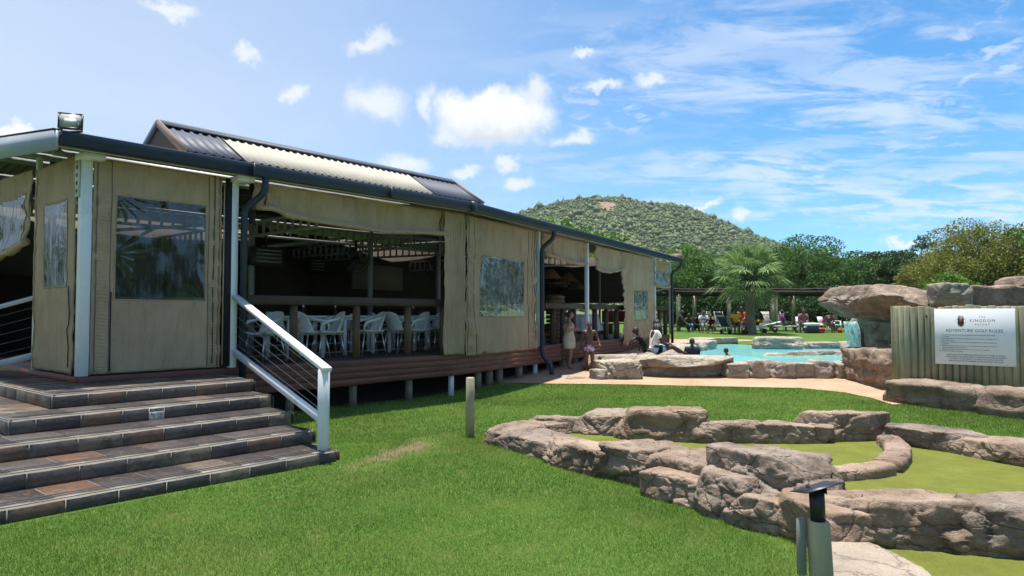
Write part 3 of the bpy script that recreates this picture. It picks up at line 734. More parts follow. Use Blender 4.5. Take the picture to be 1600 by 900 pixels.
for u in (ua, ue):
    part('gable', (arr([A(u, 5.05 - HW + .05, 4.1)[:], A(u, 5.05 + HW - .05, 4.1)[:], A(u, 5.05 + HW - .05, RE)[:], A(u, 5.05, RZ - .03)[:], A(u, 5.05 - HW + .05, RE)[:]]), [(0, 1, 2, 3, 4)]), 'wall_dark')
    du = -.03 if u == ua else .03
    for sd in (-1, 1): part('gable_trim', bar(A(u + du, 5.05, RZ - .0), A(u + du, 5.05 + sd * (HW + .04), RE - .03), .03, .15), 'brown_trim' if sd < 0 else 'navy_roof')
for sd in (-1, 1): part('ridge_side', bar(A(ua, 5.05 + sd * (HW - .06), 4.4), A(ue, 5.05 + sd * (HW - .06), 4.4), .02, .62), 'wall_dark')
# downpipes
def downpipe(pts, r=.046):
    out = [Vector(pts[0])]
    for i in range(1, len(pts) - 1):
        a, b, c = Vector(pts[i - 1]), Vector(pts[i]), Vector(pts[i + 1]); d1 = (a - b).normalized() * .09; d2 = (c - b).normalized() * .09
        for t in (0, .33, .67, 1): out.append((b + d1) * (1 - t) ** 2 + b * (2 * t * (1 - t)) + (b + d2) * t * t)
    out.append(Vector(pts[-1])); return tube(out, r, 14)
ud = uA(380, -.13); dp = part('downpipe', downpipe([A(ud + .17, -.41, 3.62), A(ud + .17, -.41, 3.40), A(ud, -.13, 3.14), A(ud, -.13, .58)], .05), 'navy_paint', smooth=True)
ud = uB(847, -.12); part('downpipe', downpipe([B(ud + .06, -.41, 3.62), B(ud + .06, -.41, 3.45), B(ud, -.12, 3.2), B(ud, -.12, .62), B(ud + .1, -.32, .35), B(ud + .1, -.32, .03)], .055), 'navy_paint', smooth=True)
ud = LEN2 + .16; part('downpipe', downpipe([B(ud + .15, -.40, 3.62), B(ud + .15, -.40, 3.45), B(ud - .05, -.1, 3.2), B(ud - .05, -.1, .40)], .055), 'navy_paint', smooth=True)
part('end_cap', box(B(LEN2 + .34, -.2, 3.84), (.06, .5, .26), RB), 'brown_trim')
# timber hand rail on round posts
def rail(f, ua_, ub_, z=1.82, v=.13): part('rail', bar(f(ua_, v, z), f(ub_, v, z), .13, .145), 'rail_wood', bevel=.012)
rail(A, uA(384, .13), uA(698, .13))
for px in (459, 557, 637, 692): part('rail_post', tube([A(uA(px, .16), .16, DECK - .01), A(uA(px, .16), .16, 1.76)], [.070, .064], 12), 'pole_wood')
for a, b in ((849, 914), (921, 979), (1024, 1046)): rail(B, uB(a, .13), uB(b, .13))
for px in (864, 879, 896, 929, 947, 963, 1030, 1039): part('rail_post', tube([B(uB(px, .16), .16, DECK - .01), B(uB(px, .16), .16, 1.76)], [.085, .078], 10), 'rail_wood')
for k in range(5): part('cable', tube([A(uA(384, .16), .16, DECK + .14 + k * .15), A(uA(697, .16), .16, DECK + .14 + k * .15)], .0025, 5), 'cable_grey')
# interior: back wall, columns, girders
def panel(pa, pb, z0, z1, m, name='wall_panel', th=.1): part(name, bar(pa + Vector((0, 0, (z0 + z1) / 2)), pb + Vector((0, 0, (z0 + z1) / 2)), th, z1 - z0), m)
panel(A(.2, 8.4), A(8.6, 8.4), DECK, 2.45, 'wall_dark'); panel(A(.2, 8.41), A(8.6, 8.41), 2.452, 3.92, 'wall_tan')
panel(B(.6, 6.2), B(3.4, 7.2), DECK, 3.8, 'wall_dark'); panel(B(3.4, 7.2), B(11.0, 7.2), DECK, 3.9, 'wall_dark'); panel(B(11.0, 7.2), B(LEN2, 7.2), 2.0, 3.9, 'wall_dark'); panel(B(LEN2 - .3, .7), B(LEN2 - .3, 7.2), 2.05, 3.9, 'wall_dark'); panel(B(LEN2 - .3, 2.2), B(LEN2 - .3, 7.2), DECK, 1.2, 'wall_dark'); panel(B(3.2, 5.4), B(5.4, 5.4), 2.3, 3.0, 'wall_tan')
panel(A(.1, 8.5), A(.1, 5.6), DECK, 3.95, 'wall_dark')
part('counter', [bar(B(3.6, 6.6, 1.28), B(11, 6.6, 1.28), .5, .9), bar(A(3.2, 7.6, 1.35), A(8, 7.6, 1.35), .6, 1.05)], 'dark_wood')
part('back_rail', bar(B(3.4, 7.15, 1.8), B(LEN2, 7.15, 1.8), .1, .12), 'rail_wood')
for u, v in ((uA(578, 3.2), 3.2), (uA(392, 2.9), 2.9), (9.2, 3.2), (.6, 3.2)): part('column', box(A(u, v, 2.46), (.09, .09, 3.3), RA), 'steel_grey')
def ladder(p, q, z, h=.30, st=.20):
    p, q = Vector(p), Vector(q); L_ = (q - p).length; n = int(L_ / st); g = [bar(p + Vector((0, 0, z)), q + Vector((0, 0, z)), .05, .05), bar(p + Vector((0, 0, z + h)), q + Vector((0, 0, z + h)), .05, .05)]
    for i in range(n + 1):
        a = p.lerp(q, i / n); g.append(bar(a + Vector((0, 0, z)), a + Vector((0, 0, z + h)), .04, .04))
    part('girder', g, 'steel_grey')
ladder(A(.3, 3.2), A(9.2, 3.2), 3.18); ladder(A(3.9, .7), A(3.9, 8.2), 3.12, .26, .25); ladder(A(7.4, 2.2), A(7.4, 8.2), 3.12, .26, .25)
ladder(B(3.0, .5), B(3.0, 7), 3.1); ladder(B(8, .5), B(8, 7), 3.1)
ladder(A(.35, .5), A(1.85, .5), 1.72, .10, .085)
for u in (2.2, 5.6): part('brace', [bar(A(u - 1.3, 3.2, 2.95), A(u + 1.8, 4.6, 3.5), .05, .06), bar(A(u, 3.2, 3.15), A(u + .9, 6.0, 3.3), .05, .05)], 'steel_grey')
for v in (1.2, 2.4, 4.2, 6.0, 7.4): part('purlin', bar(A(0, v, roof_z(v) - .06), K3(v, roof_z(v) - .06), .05, .09), 'steel_grey')

# ------------------------------------------------------------------ roll-down canvas blinds
def blind(label, f, ua_, ub_, v, ztop, zbot, win=None, vin='vinyl', seed=0, wr=.02, n=(64, 72), roll=0., gather=0., straps=(), name='canvas_blind', hem=True, bands=(), gp=.085):
    """ztop/zbot: number or function of s (0..1 across)"""
    zt = ztop if callable(ztop) else (lambda s: np.full_like(s, ztop)); zb = zbot if callable(zbot) else (lambda s: np.full_like(s, zbot))
    uu, vv, o2 = (V1, U1, P0) if f == 'L' else (U1, V1, P0) if f is A else (U2, V2, PB)
    outn = -vv
    def pos(s, t, extra=0.):
        u = ua_ + (ub_ - ua_) * s; z = zt(s) + (zb(s) - zt(s)) * t
        q = np.stack([u * 2.2 + seed * 9.1, z * .9 + seed * 3., u * 0 + seed], 1)
        d = wr * (1.6 * fbm(q, 3) + 1.0 * fbm(q * np.array([3.4, .8, 1]), 3) * (1 + .5 * np.sin(z * 2)))
        d = d + gather * np.sin(u * (2 * PI / gp) + 2.2 * np.sin(z * 1.3 + seed) + 2.5 * np.sin(u * 5 + seed)) * (.55 + .45 * np.sin(u * 3.1 + seed)) + wr * .6 * fbm(np.stack([u * 6 + z * 3, z * 7 - u * 2, u * 0 + seed], 1), 2) * (np.exp(-((s - .02) / .12) ** 2) + np.exp(-((s - .98) / .12) ** 2)) * 2
        d = d * (1 - .8 * np.exp(-(t / .05) ** 2)) + extra
        if roll: d = d + roll * .9 * ss(.75, 1.0, t)
        q2 = o2 + np.outer(u, uu) + np.outer(np.full_like(u, v), vv) + outn * d[:, None]
        return np.column_stack([q2, z])
    wr = wr * 1.5
    root = thing(name, label, 'blind', tuple(pos(np.array([.5]), np.array([1.]))[0]), 'canvas blinds of the pavilion')
    keep = None
    if win: keep = lambda s, t: not (win[0] < s < win[1] and win[2] < t < win[3])
    sh = put('canvas_sheet', grid(pos, n[0], n[1], keep), M['canvas'], root, smooth=True)
    md = sh.modifiers.new('s', 'SOLIDIFY'); md.thickness = .004
    if win:
        a, b, c, d = win
        wu, wz = abs(ub_ - ua_) * (b - a), 1.3
        def crease(s, t):
            e = np.zeros_like(s)
            for (s0, t0, k, am, fall) in ((0, 0, 19, .0055, .34), (0, .55, 15, .0035, .22), (1, 1, 15, .0015, .3)):
                x, y = (s - s0) * wu, (t - t0) * wz; r = np.hypot(x, y) + 1e-4; e += am * np.sin(np.arctan2(y, np.abs(x) + 1e-4) * k + seed + 2 * fbm(np.stack([s * 3, t * 3, s * 0 + seed], 1), 2)) * np.exp(-r / fall) * np.clip(r / .08, 0, 1)
            edge = np.clip(np.minimum(np.minimum(s, 1 - s), np.minimum(t, 1 - t)) / .03, 0, 1)
            return (e + .020 * fbm(np.stack([s * 2.5 + seed, t * 2.5, s * 0], 1), 2)) * edge
        put('clear_window', grid(lambda s, t: pos(a - .006 + (b - a + .012) * s, c - .004 + (d - c + .008) * t, .003 + crease(s, t)), 72, 80), M[vin], root, smooth=True)
    for (s0, s1) in bands:
        put('side_band', grid(lambda s, t: pos(s0 + (s1 - s0) * s, .01 + .98 * t, .009 + .0045 * np.sin(t * 2 * PI * 62 + 1.2 * np.sin(s * 5 + t * 9)) * np.sin(PI * s) ** .5), 8, 300), M['canvas'], root, smooth=True)
        for se in (s0, s1):
            t = np.linspace(0.01, .99, 24); put('band_piping', tube([Vector(q) for q in pos(np.full(24, se), t, .011)], .006, 5), M['brown_trim'], root)
    if roll:
        s = np.linspace(0, 1, 30); P = pos(s, np.ones(30)); P[:, 2] += .01
        r = roll * (1 + .18 * np.sin(s * 23 + seed) + .1 * np.sin(s * 51))
        put('roll', tube([Vector(p) for p in P], list(r), 12), M['canvas'], root, smooth=True)
    for (s0, t0, t1) in straps:
        t = np.linspace(t0, t1, 14); P = pos(np.full(14, s0), t, .016)
        put('strap', tube([Vector(p) for p in P], .007, 5), M['black_strap'], root)
    for s0 in (() if gather else (.0, 1.)):
        t = np.linspace(0, 1, 24); P = pos(np.full(24, .012 + s0 * .976), t, .006)
        put('edge_hem', tube([Vector(p) for p in P], .011, 6), M['canvas'], root, smooth=True)
    if win and hem:
        a, b, c, d = win
        for (s0, s1, t0, t1) in ((a, b, c, c), (a, b, d, d), (a, a, c, d), (b, b, c, d)):
            k = np.linspace(0, 1, 20); P = pos(s0 + (s1 - s0) * k, t0 + (t1 - t0) * k, .005); put('window_seam', tube([Vector(p) for p in P], .007, 5), M['canvas'], root)
    return root
def zfun(f, v, pts, ua_, ub_):
    fu = uA if f is A else uB; us, zs = [], []
    for px, py in pts:
        u = fu(px, v); us.append((u - ua_) / (ub_ - ua_)); zs.append(AT(px, py, f(u, v).y).z)
    us, zs = np.array(us), np.array(zs); o = np.argsort(us); return lambda s: np.interp(s, us[o], zs[o])
TOP = 3.60
ua_, ub_ = .10, uA(345, -.04)
blind('lowered khaki canvas blind with a big clear window above the slate steps', A, ua_, ub_, -.03, TOP, DECK + .02, (.16, .86, .165, .655), 'vinyl', 1, .03, straps=((.135, .62, .99), (.93, .0, .98)), n=(72, 84), bands=((.03, .125), (.885, .975)))
blind('narrow lowered khaki blind with tall clear window on the gable side', 'L', .14, 1.74, -.035, 3.64, DECK + .02, (.14, .72, .20, .60), 'cloudy_vinyl', 2, .025, straps=((.08, .6, .97),))
blind('half raised blind with creased clear window and rolled hem on the gable side', 'L', 1.9, 4.9, -.03, lambda s: 3.68 + .1 * s, lambda s: 2.62 - .35 * s + .30 * (s - .15) ** 2, (.08, .95, .30, .93), 'cloudy_vinyl', 3, .06, roll=.06)
a2, b2 = uA(391, -.05), uA(697, -.05)
blind('wide khaki blind rolled up and sagging over the dining tables', A, a2, b2, -.05, TOP, zfun(A, -.05, ((391, 325), (420, 328), (450, 338), (507, 349), (590, 361), (640, 364), (697, 366)), a2, b2), None, seed=4, wr=.09, roll=.045, gather=.008, gp=.4, straps=((.05, .05, 1.), (.97, .05, 1.)), n=(110, 26))
blind('bunched up strip of khaki canvas hanging at the bend of the pavilion', A, uA(694, -.1), uA(726, -.1), -.10, TOP, DECK + .0, None, seed=5, wr=.03, gather=.030, n=(40, 60), name='canvas_curtain')
a6, b6 = uB(728, -.06), uB(838, -.06)
blind('wide lowered khaki blind with a square wrinkled clear window', B, a6, b6, -.06, TOP, DECK - .05, (.17, .80, .27, .725), 'cloudy_vinyl', 6, .05, straps=((.09, .85, 1.), (.97, .0, 1.)), n=(110, 84), bands=((.02, .09), (.86, .93)), gather=.006, gp=.30)
a7, b7 = uB(850, -.04), uB(915, -.04)
blind('rolled up khaki blind above the standing people', B, a7, b7, -.04, TOP, zfun(B, -.04, ((850, 397), (865, 402), (885, 409), (900, 412), (917, 413)), a7, b7), None, seed=7, wr=.07, roll=.045, gather=.020, gp=.16, n=(110, 30))
a8, b8 = uB(928, -.04), uB(974, -.04)
blind('rolled up khaki blind with curved hem above the red chairs', B, a8, b8, -.04, TOP, zfun(B, -.04, ((928, 420), (938, 424), (952, 426), (965, 424), (974, 420)), a8, b8), None, seed=8, wr=.07, roll=.035, gather=.020, gp=.17, n=(110, 30))
a9, b9 = uB(974, -.1), uB(1022, -.1)
blind('lowered khaki blind with a cloudy window hanging past the deck edge', B, a9, b9, -.10, TOP, lambda s: .62 + .22 * s, (.30, .80, .42, .76), 'cloudy_vinyl', 9, .08, gather=.035, gp=.26, n=(120, 72))
a10, b10 = uB(1024, -.04), uB(1046, -.04)
blind('short raised blind with a clear window at the far end of the deck', B, a10, b10, -.04, TOP, lambda s: 2.66 - .25 * s * (1 - s), (.08, .92, .40, .92), 'cloudy_vinyl', 10, .06, roll=.04)
# dark zip flaps beside the posts
zf = thing('zip_flap', 'black zip flap beside the white post at the stair rail', 'flap', A(u1 - .10, -.06, DECK))
put('flap_strip', bar(A(u1 - .10, -.062, DECK + .03), A(u1 - .10, -.062, 3.58), .10, .012, tuple(Vector((*V1, 0)))), M['black_strap'], zf); put('zip_cord', tube([A(u1 - .17, -.07, DECK + .05), A(u1 - .17, -.07, 3.5)], .010, 6), M['canvas'], zf)
zf = thing('zip_flap', 'black zip flap behind the navy downpipe', 'flap', A(uA(391, -.02), -.02, 2.9))
put('flap_strip', bar(A(uA(392, -.02), -.02, 2.95), A(uA(392, -.02), -.02, 3.6), .10, .012, tuple(Vector((*V1, 0)))), M['black_strap'], zf)

# ------------------------------------------------------------------ slate steps
st = thing('slate_steps', 'wide slate tiled corner steps leading from the lawn up to the deck', 'steps', A(-.5, -1.2, 0))
TZ = [.115, .27, .425, .58, .735]; TV = [-3.36, -2.83, -2.29, -1.75, -1.22]; TR = [1.44, 1.49, 1.55, 1.60, 1.65]; TL = [-2.72, -2.22, -1.70, -1.18, -.66]
tile_cache = {}
def tile(c, su, sv, sz, rz):
    key = (round(su, 3), round(sv, 3), round(sz, 3))
    if key not in tile_cache:
        g = box((0, 0, 0), key); me = to_mesh('tile', g); me.materials.append(M['slate']); tile_cache[key] = me
    o = bpy.data.objects.new('tile', tile_cache[key]); C.objects.link(o); o.parent = st; o.location = Vector(c) - WLOC[st.name]; o.rotation_euler = (0, 0, rz)
    b = o.modifiers.new('bevel', 'BEVEL'); b.width = .003; b.segments = 1
    return o
BACKV = 3.0
for i in range(5):
    z1, z0 = TZ[i], (TZ[i - 1] if i else -.1); vf, ur, ul = TV[i], TR[i], TL[i]
    # cores, each tier a block under its tiles
    put('step_core', prism([tuple(A(ul, vf)[:2]), tuple(A(ur, vf)[:2]), tuple(A(min(ur + .06 * 2, 1.8), -.03)[:2]), tuple(A(-.04, -.03)[:2]), tuple(A(-.04, BACKV)[:2]), tuple(A(ul, BACKV)[:2])], z0 if i else -.1, z1 + .006), M['grout'], st)
    T = .40; TH_ = .012; gp_ = .011
    off = [.22, .40, .3, .15, .36][i]
    edges = [ur]; x = ur - off
    while x > ul: edges.append(x); x -= T
    edges.append(ul)
    nxt = TV[i + 1] if i < 4 else -.03
    hz = z1 - max(z0, -.05)
    for a, b in zip(edges[:-1], edges[1:]):
        w = a - b - gp_
        if w < .03: continue
        uc = (a + b) / 2
        tile(A(uc, vf - TH_ / 2 + .001, z1 - hz / 2 - .006), w, TH_, hz - gp_ - .008, RA)                 # riser
    off2 = [.30, .12, .38, .22, .3][i]; edges = [ur]; x = ur - off2
    while x > ul: edges.append(x); x -= T
    edges.append(ul)
    rows = [(vf - .008, nxt)] if i < 4 else [(vf - .008, vf + .4), (vf + .4, vf + .8), (vf + .8, -.03)]
    for r0, r1 in rows:
        for a, b in zip(edges[:-1], edges[1:]):
            w = a - b - gp_
            if w < .03: continue
            tile(A((a + b) / 2, (r0 + r1) / 2, z1 + TH_ / 2 - .001), w, r1 - r0 - gp_, TH_, RA)
    # treads that turn round the corner on the gable side
    nu = TL[i + 1] if i < 4 else -.04; v0 = nxt
    vs_ = list(np.arange(v0, BACKV, T)) + [BACKV]
    for a, b in zip(vs_[:-1], vs_[1:]):
        if b - a < .05: continue
        tile(A((ul + nu) / 2, (a + b) / 2, z1 + TH_ / 2 - .001), nu - ul - gp_, b - a - gp_, TH_, RA)
    vs_ = list(np.arange(vf, BACKV, T)) + [BACKV]
    for a, b in zip(vs_[:-1], vs_[1:]):
        if b - a < .05: continue
        tile(A(ul - TH_ / 2 + .001, (a + b) / 2, z1 - hz / 2 - .006), TH_, b - a - gp_, hz - gp_ - .008, RA)
    # right hand side of the tier
    vs_ = [vf, vf + .35, vf + .7, vf + 1.1, vf + 1.5]
    for a, b in zip(vs_[:-1], vs_[1:]):
        if b > -.1: break
        tile(A(ur + .006 + (b - vf) * .1, (a + b) / 2, z1 - hz / 2 - .006), TH_, b - a - gp_, hz - gp_ - .008, RA)
    for k, dv in enumerate((.06, .13)):
        put('grip_strip', bar(A(ur - .02, vf + dv, z1 + TH_ + .0015), A(ul + .05, vf + dv, z1 + TH_ + .0015), .022, .003), M['grip'], st)
    put('nosing', bar(A(ur, vf - .012, z1 + .006), A(ul, vf - .012, z1 + .006), .006, .010), M['grout'], st)
    put('nosing', bar(A(ul - .012, vf, z1 + .006), A(ul - .012, BACKV, z1 + .006), .008, .013), M['grout'], st)

# stair railings
def stair_rail(label, pts, wires=5, lab=None):
    (a_top, a_low), (b_top, b_low, b_base) = pts
    root = thing('stair_railing', label, 'railing', b_base)
    put('newel_post', bar(b_base, Vector((b_base[0], b_base[1], b_top[2] - .02)), .105, .105), M['white_paint'], root, bevel=.006)
    d = (Vector(b_top) - Vector(a_top)).normalized()
    put('top_rail', bar(a_top, Vector(b_top) + d * .09, .11, .055), M['white_paint'], root, bevel=.008)
    put('bottom_rail', bar(a_low, b_low, .06, .085), M['white_paint'], root, bevel=.006)
    for k in range(wires):
        t = (k + 1) / (wires + 1); p = Vector(a_top).lerp(Vector(a_low), t); q = Vector(b_top).lerp(Vector(b_low), t)
        c = put('cable', tube([p, q], .0022, 5), M['cable_grey'], root)
        e = (p - q).normalized(); s0 = q + e * .05
        put('turnbuckle', tube([s0, s0 + e * .03, s0 + e * .05, s0 + e * .13, s0 + e * .15], [.006, .006, .012, .012, .005], 8), M['steel'], c)
nb = G(505, 703, TZ[0] + .01); nb.z = TZ[0] + .008
stair_rail('white stair railing with wire cables running down to the lawn', ((A(u1 + .02, -.06, 1.86), A(u1 + .02, -.06, 1.05)), (Vector((nb.x, nb.y, 1.02)), Vector((nb.x, nb.y, .44)), nb)))
l0 = A(.0, 1.78, 0); l1 = A(-2.55, 1.78, 0)
stair_rail('white stair railing with wire cables on the gable side of the steps', ((l0 + Vector((0, 0, 1.84)), l0 + Vector((0, 0, 1.02))), (l1 + Vector((0, 0, 1.0)), l1 + Vector((0, 0, .40)), l1 + Vector((0, 0, TZ[0] + .008)))))

# ------------------------------------------------------------------ rocks
_ico = {}
def ico(sub):
    if sub not in _ico:
        bm = bmesh.new(); bmesh.ops.create_icosphere(bm, subdivisions=sub, radius=1); bm.verts.index_update()
        _ico[sub] = (np.array([v.co[:] for v in bm.verts]), [tuple(v.index for v in f.verts) for f in bm.faces]); bm.free()
    return _ico[sub]
def rock_geo(L, W_, H, seed, sub=5, planes=16, rough=1., crack=1., box_=.82, strata=.5):
    rs = np.random.default_rng(seed); d, F = ico(sub)
    # a blocky solid: cube with chamfer planes, edges rounded by a soft minimum
    N = [(1, 0, 0), (-1, 0, 0), (0, 1, 0), (0, -1, 0), (0, 0, 1), (0, 0, -1)]; D = list(rs.uniform(box_ - .04, box_ + .08, 6))
    N = [np.array(n, float) + rs.normal(0, .06 if n[2] > 0 else .16, 3) for n in N]; D[4] = .70
    for _ in range(planes):
        n = rs.normal(0, 1, 3); n[2] *= .55; N.append(n); D.append(rs.uniform(.86, 1.14))
    N = np.array([n / np.linalg.norm(n) for n in N]); D = np.array(D)
    c = np.maximum(d @ N.T, 1e-3); r = np.power(np.sum(np.power(c / D, 30), axis=1), -1 / 30)
    p = d * r[:, None] * np.array([L / 2, W_ / 2, H / 2])
    nr = d / np.array([L, W_, H]); nr /= np.linalg.norm(nr, axis=1)[:, None]
    q = p + seed * 3.7
    sc = min(W_, H * 1.3)
    q2 = q + .35 * np.stack([fbm(q * 1.7, 3), fbm(q * 1.7 + 9, 3), fbm(q * 1.7 + 21, 3)], 1)
    f1, f2, idv = voro(q2 * np.array([1.5, 1.5, 2.3]) / (.5 + .5 * sc))
    g1, g2, gid = voro(q2 * np.array([4.2, 4.2, 6.5]) / (.5 + .5 * sc), 5)
    top_ = .35 + .65 * (1 - np.clip(nr[:, 2], 0, 1) ** 2)
    disp = .085 * sc * (idv - .5) * rough + .055 * sc * (gid - .5) * rough * .8 + .10 * sc * rough * fbm(q * 2.2, 5) + .05 * sc * rough * fbm(q * 9, 4, .6)
    disp -= crack * .05 * sc * np.exp(-np.maximum(f2 - f1, 0) / .045) + crack * .022 * sc * np.exp(-np.maximum(g2 - g1, 0) / .06)
    disp *= top_; side = 1 - np.abs(nr[:, 2]) ** 2
    zz = (p[:, 2] + .12 * fbm(q * 1.3, 2)) / (.16 + .1 * sc)
    disp += strata * .05 * sc * side * (np.abs((zz % 1) - .5) * 2 - .5)
    return p + nr * disp[:, None], F
class Wall:
    def __init__(s, name, label, loc, m='rock', cat='rocks'):
        s.r = thing(name, label, cat, loc); s.m = m; s.k = 0
    def stone(s, x, y, L, W_, top, rot, H=None, seed=None, m=None, sub=5, tilt=(0, 0), **k):
        s.k += 1; seed = seed if seed is not None else int(abs(x * 131 + y * 57 + s.k * 7)) % 97
        z0 = float(gz(x, y)); H = H or (top - z0) * 2.1
        g = rock_geo(L, W_, H, seed, sub, **k)
        g = xf(g, (x, y, top - float(np.percentile(g[0][:, 2], 96))), math.radians(rot), math.radians(tilt[0]), math.radians(tilt[1]))
        keepz = g[0][:, 2] > z0 - .12
        F = [f for f in g[1] if keepz[list(f)].any()]
        used = np.unique(np.array(F).ravel()); re = np.full(len(g[0]), -1); re[used] = np.arange(len(used))
        o = put('stone', (g[0][used], [tuple(re[list(f)]) for f in F]), M[m or s.m], s.r, smooth=True)
        return o
    def run(s, rows, **k):
        for r in rows: s.stone(*r, **k)
w = Wall('rock_border', 'low brown rock border along the lawn side of the mini golf hole', (.9, 7, 0))
w.run([(.26, 8.35, 1.75, .66, .20, -58), (.02, 8.72, .72, .55, .15, -30)], rough=.8, sub=6)
w.run([(.80, 7.40, 1.25, .62, .25, -55), (1.22, 6.95, .85, .60, .34, -60), (1.62, 6.45, 1.35, .66, .33, -55), (1.5, 6.10, 1.0, .42, .24, -55),
       (2.12, 5.75, 1.20, .78, .50, -52), (1.78, 5.68, .75, .50, .34, -60), (1.93, 5.38, .66, .45, .24, -40), (2.16, 5.02, .72, .50, .30, -70)], sub=6, rough=1.15, strata=.9)
w = Wall('rock_border', 'low flat topped rock border on the paving side of the mini golf hole', (2.5, 9, 0))
w.run([(.25, 9.35, 1.30, .50, .17, 25), (.78, 9.72, 1.0, .45, .20, 6), (1.30, 9.50, .98, .52, .30, -12), (1.98, 9.10, 1.20, .60, .40, -16, None, 61), (2.66, 8.88, 1.15, .42, .27, -4),
       (3.45, 8.86, 1.25, .42, .25, 3), (4.20, 9.06, 1.45, .52, .36, 6), (5.02, 8.45, 1.40, .45, .25, -58), (5.38, 7.62, 1.4, .45, .25, -63), (5.80, 6.7, 1.4, .5, .26, -62)], rough=.9, box_=.92, planes=12, sub=6)
kb = thing('rock_kerb', 'curved low rock kerb dividing the green turf', 'rocks', (3.8, 7.4, 0))
def kerb(path, w_, h):
    P_ = np.array(path); seg = np.concatenate([[0], np.cumsum(np.linalg.norm(np.diff(P_, axis=0), axis=1))]); n_ = int(seg[-1] / .018); t = np.linspace(0, seg[-1], n_)
    for _ in range(3): P_s = np.stack([np.interp(t, seg, P_[:, 0]), np.interp(t, seg, P_[:, 1])], 1)
    ker = np.ones(31) / 31; pad = np.pad(P_s, ((15, 15), (0, 0)), mode='edge'); P_s = np.stack([np.convolve(pad[:, k], ker, 'valid') for k in (0, 1)], 1)
    d_ = np.gradient(P_s, axis=0); d_ /= np.linalg.norm(d_, axis=1)[:, None]; no = np.stack([-d_[:, 1], d_[:, 0]], 1); m_ = 26; V = []
    for k in range(m_):
        a_ = 2 * PI * k / m_; x_ = math.copysign(abs(math.cos(a_)) ** .4, math.cos(a_)) * w_ / 2; z_ = math.copysign(abs(math.sin(a_)) ** .4, math.sin(a_)) * h
        q = np.column_stack([P_s + no * x_, np.full(n_, z_)]); f1_, f2_, idv_ = voro(q * np.array([3.2, 3.2, 4]))
        r_ = 1 + .22 * fbm(q * 5, 4) + .10 * (idv_ - .5) - .16 * np.exp(-(f2_ - f1_) / .05)
        V.append(np.column_stack([P_s + no * (x_ * r_)[:, None], z_ * r_]))
    V = np.stack(V, 1).reshape(-1, 3); F = [(i * m_ + k, i * m_ + (k + 1) % m_, (i + 1) * m_ + (k + 1) % m_, (i + 1) * m_ + k) for i in range(n_ - 1) for k in range(m_)]
    return V, F + [tuple(range(m_ - 1, -1, -1)), tuple((n_ - 1) * m_ + k for k in range(m_))]
put('kerb_stone', kerb([(2.45, 6.75), (3.0, 6.86), (3.45, 6.95), (3.78, 7.15)], .27, .125), M['rock'], kb, smooth=True)
put('kerb_stone', kerb([(3.74, 7.12), (4.02, 7.45), (4.28, 7.85), (4.46, 8.25), (4.62, 8.75)], .28, .135), M['rock'], kb, smooth=True)
w = Wall('rock_border', 'long cracked boulder bank between two turf greens beside the lamp bollard', (3.2, 4.75, 0))
w.run([(2.80, 4.98, 1.65, .60, .33, -14, None, 21), (3.72, 4.70, 1.8, .66, .35, -18, None, 33), (4.95, 4.30, 1.7, .75, .36, -15)], rough=1.3, planes=26, sub=6, strata=.9)
w = Wall('rock_slab', 'pale flat cracked rock slab behind the lamp bollard', (2.15, 4.25, 0), 'sand_rock')
w.stone(2.14, 4.25, .66, .98, .12, -10, rough=.35, box_=.95, crack=1.0, planes=5)
w = Wall('rock_ledge', 'dark low rock ledge under the pole fence', (7.6, 11.6, 0))
w.run([(7.42, 12.30, 2.3, .85, .42, -66), (8.10, 10.65, 2.4, .85, .44, -68), (8.75, 8.95, 2.2, .85, .40, -70)], rough=.8, strata=1.)
w = Wall('waterfall_rock', 'big overhanging rock formation of the pool waterfall', (8.6, 15.8, 0))
w.stone(8.15, 15.70, 2.9, 1.25, .88, 80, rough=.9, strata=.8, planes=24); w.stone(8.5, 14.55, .9, .6, .5, 30)
w.stone(8.95, 16.5, 2.75, 3.3, 2.16, 8, .92, 91, rough=.8, box_=.80, tilt=(0, 6), strata=.9, sub=6)
w.stone(10.1, 17.6, 2.4, 2.6, 2.0, 20, 2.6, 14); w.stone(9.2, 18.7, .34, .5, 1.55, 0, 2.2, 15, sub=4, rough=.5)
w.stone(9.15, 14.75, .95, .7, 2.24, 10, .62, 44, m='pale_rock', rough=.6); w.stone(10.55, 15.2, 2.3, 1.1, 2.20, -6, .95, 52, rough=.6); w.stone(11.1, 15.1, 1.1, .9, 2.42, 0, .4, 53, rough=.6)
w.stone(10.2, 15.4, 2.4, 1.6, 1.75, 0, 1.9, 54)
w.stone(8.32, 15.05, .55, .35, .97, 10, .3, 17, m='pale_rock', sub=4)
w = Wall('pool_rocks', 'pale overhanging rock ledge at the near end of the pool', (3.7, 16.7, .1), 'pale_rock')
w.stone(2.50, 16.5, 1.1, .9, .54, 12, seed=5, rough=.8, sub=6); w.stone(2.02, 16.35, .5, .5, .34, 40, sub=4); w.stone(1.55, 16.6, 1.1, .8, .17, 10, .3, m='sand_rock', sub=4, rough=.4)
w.stone(4.08, 16.95, 2.5, 1.15, .62, -3, .32, 6, rough=.6, box_=.9, sub=6); w.stone(4.05, 17.05, 2.3, .80, .46, -3, .7, 8)
w.stone(3.15, 17.95, 2.4, 1.6, .60, 20, .7, 9, rough=.35, m='sand_rock')
w = Wall('pool_rocks', 'row of pale rock blocks walling the pool beside the waterfall', (6.5, 16.3, .1), 'pale_rock')
for k in range(6): w.stone(5.28 + k * .50, 16.62 - .02 * k + .04 * (k % 2), .60 + .08 * ((k * 3) % 2), .58, .47 + .03 * ((k * 5) % 3), (k * 37) % 12 - 6, sub=5, box_=.93, rough=.6, planes=10)
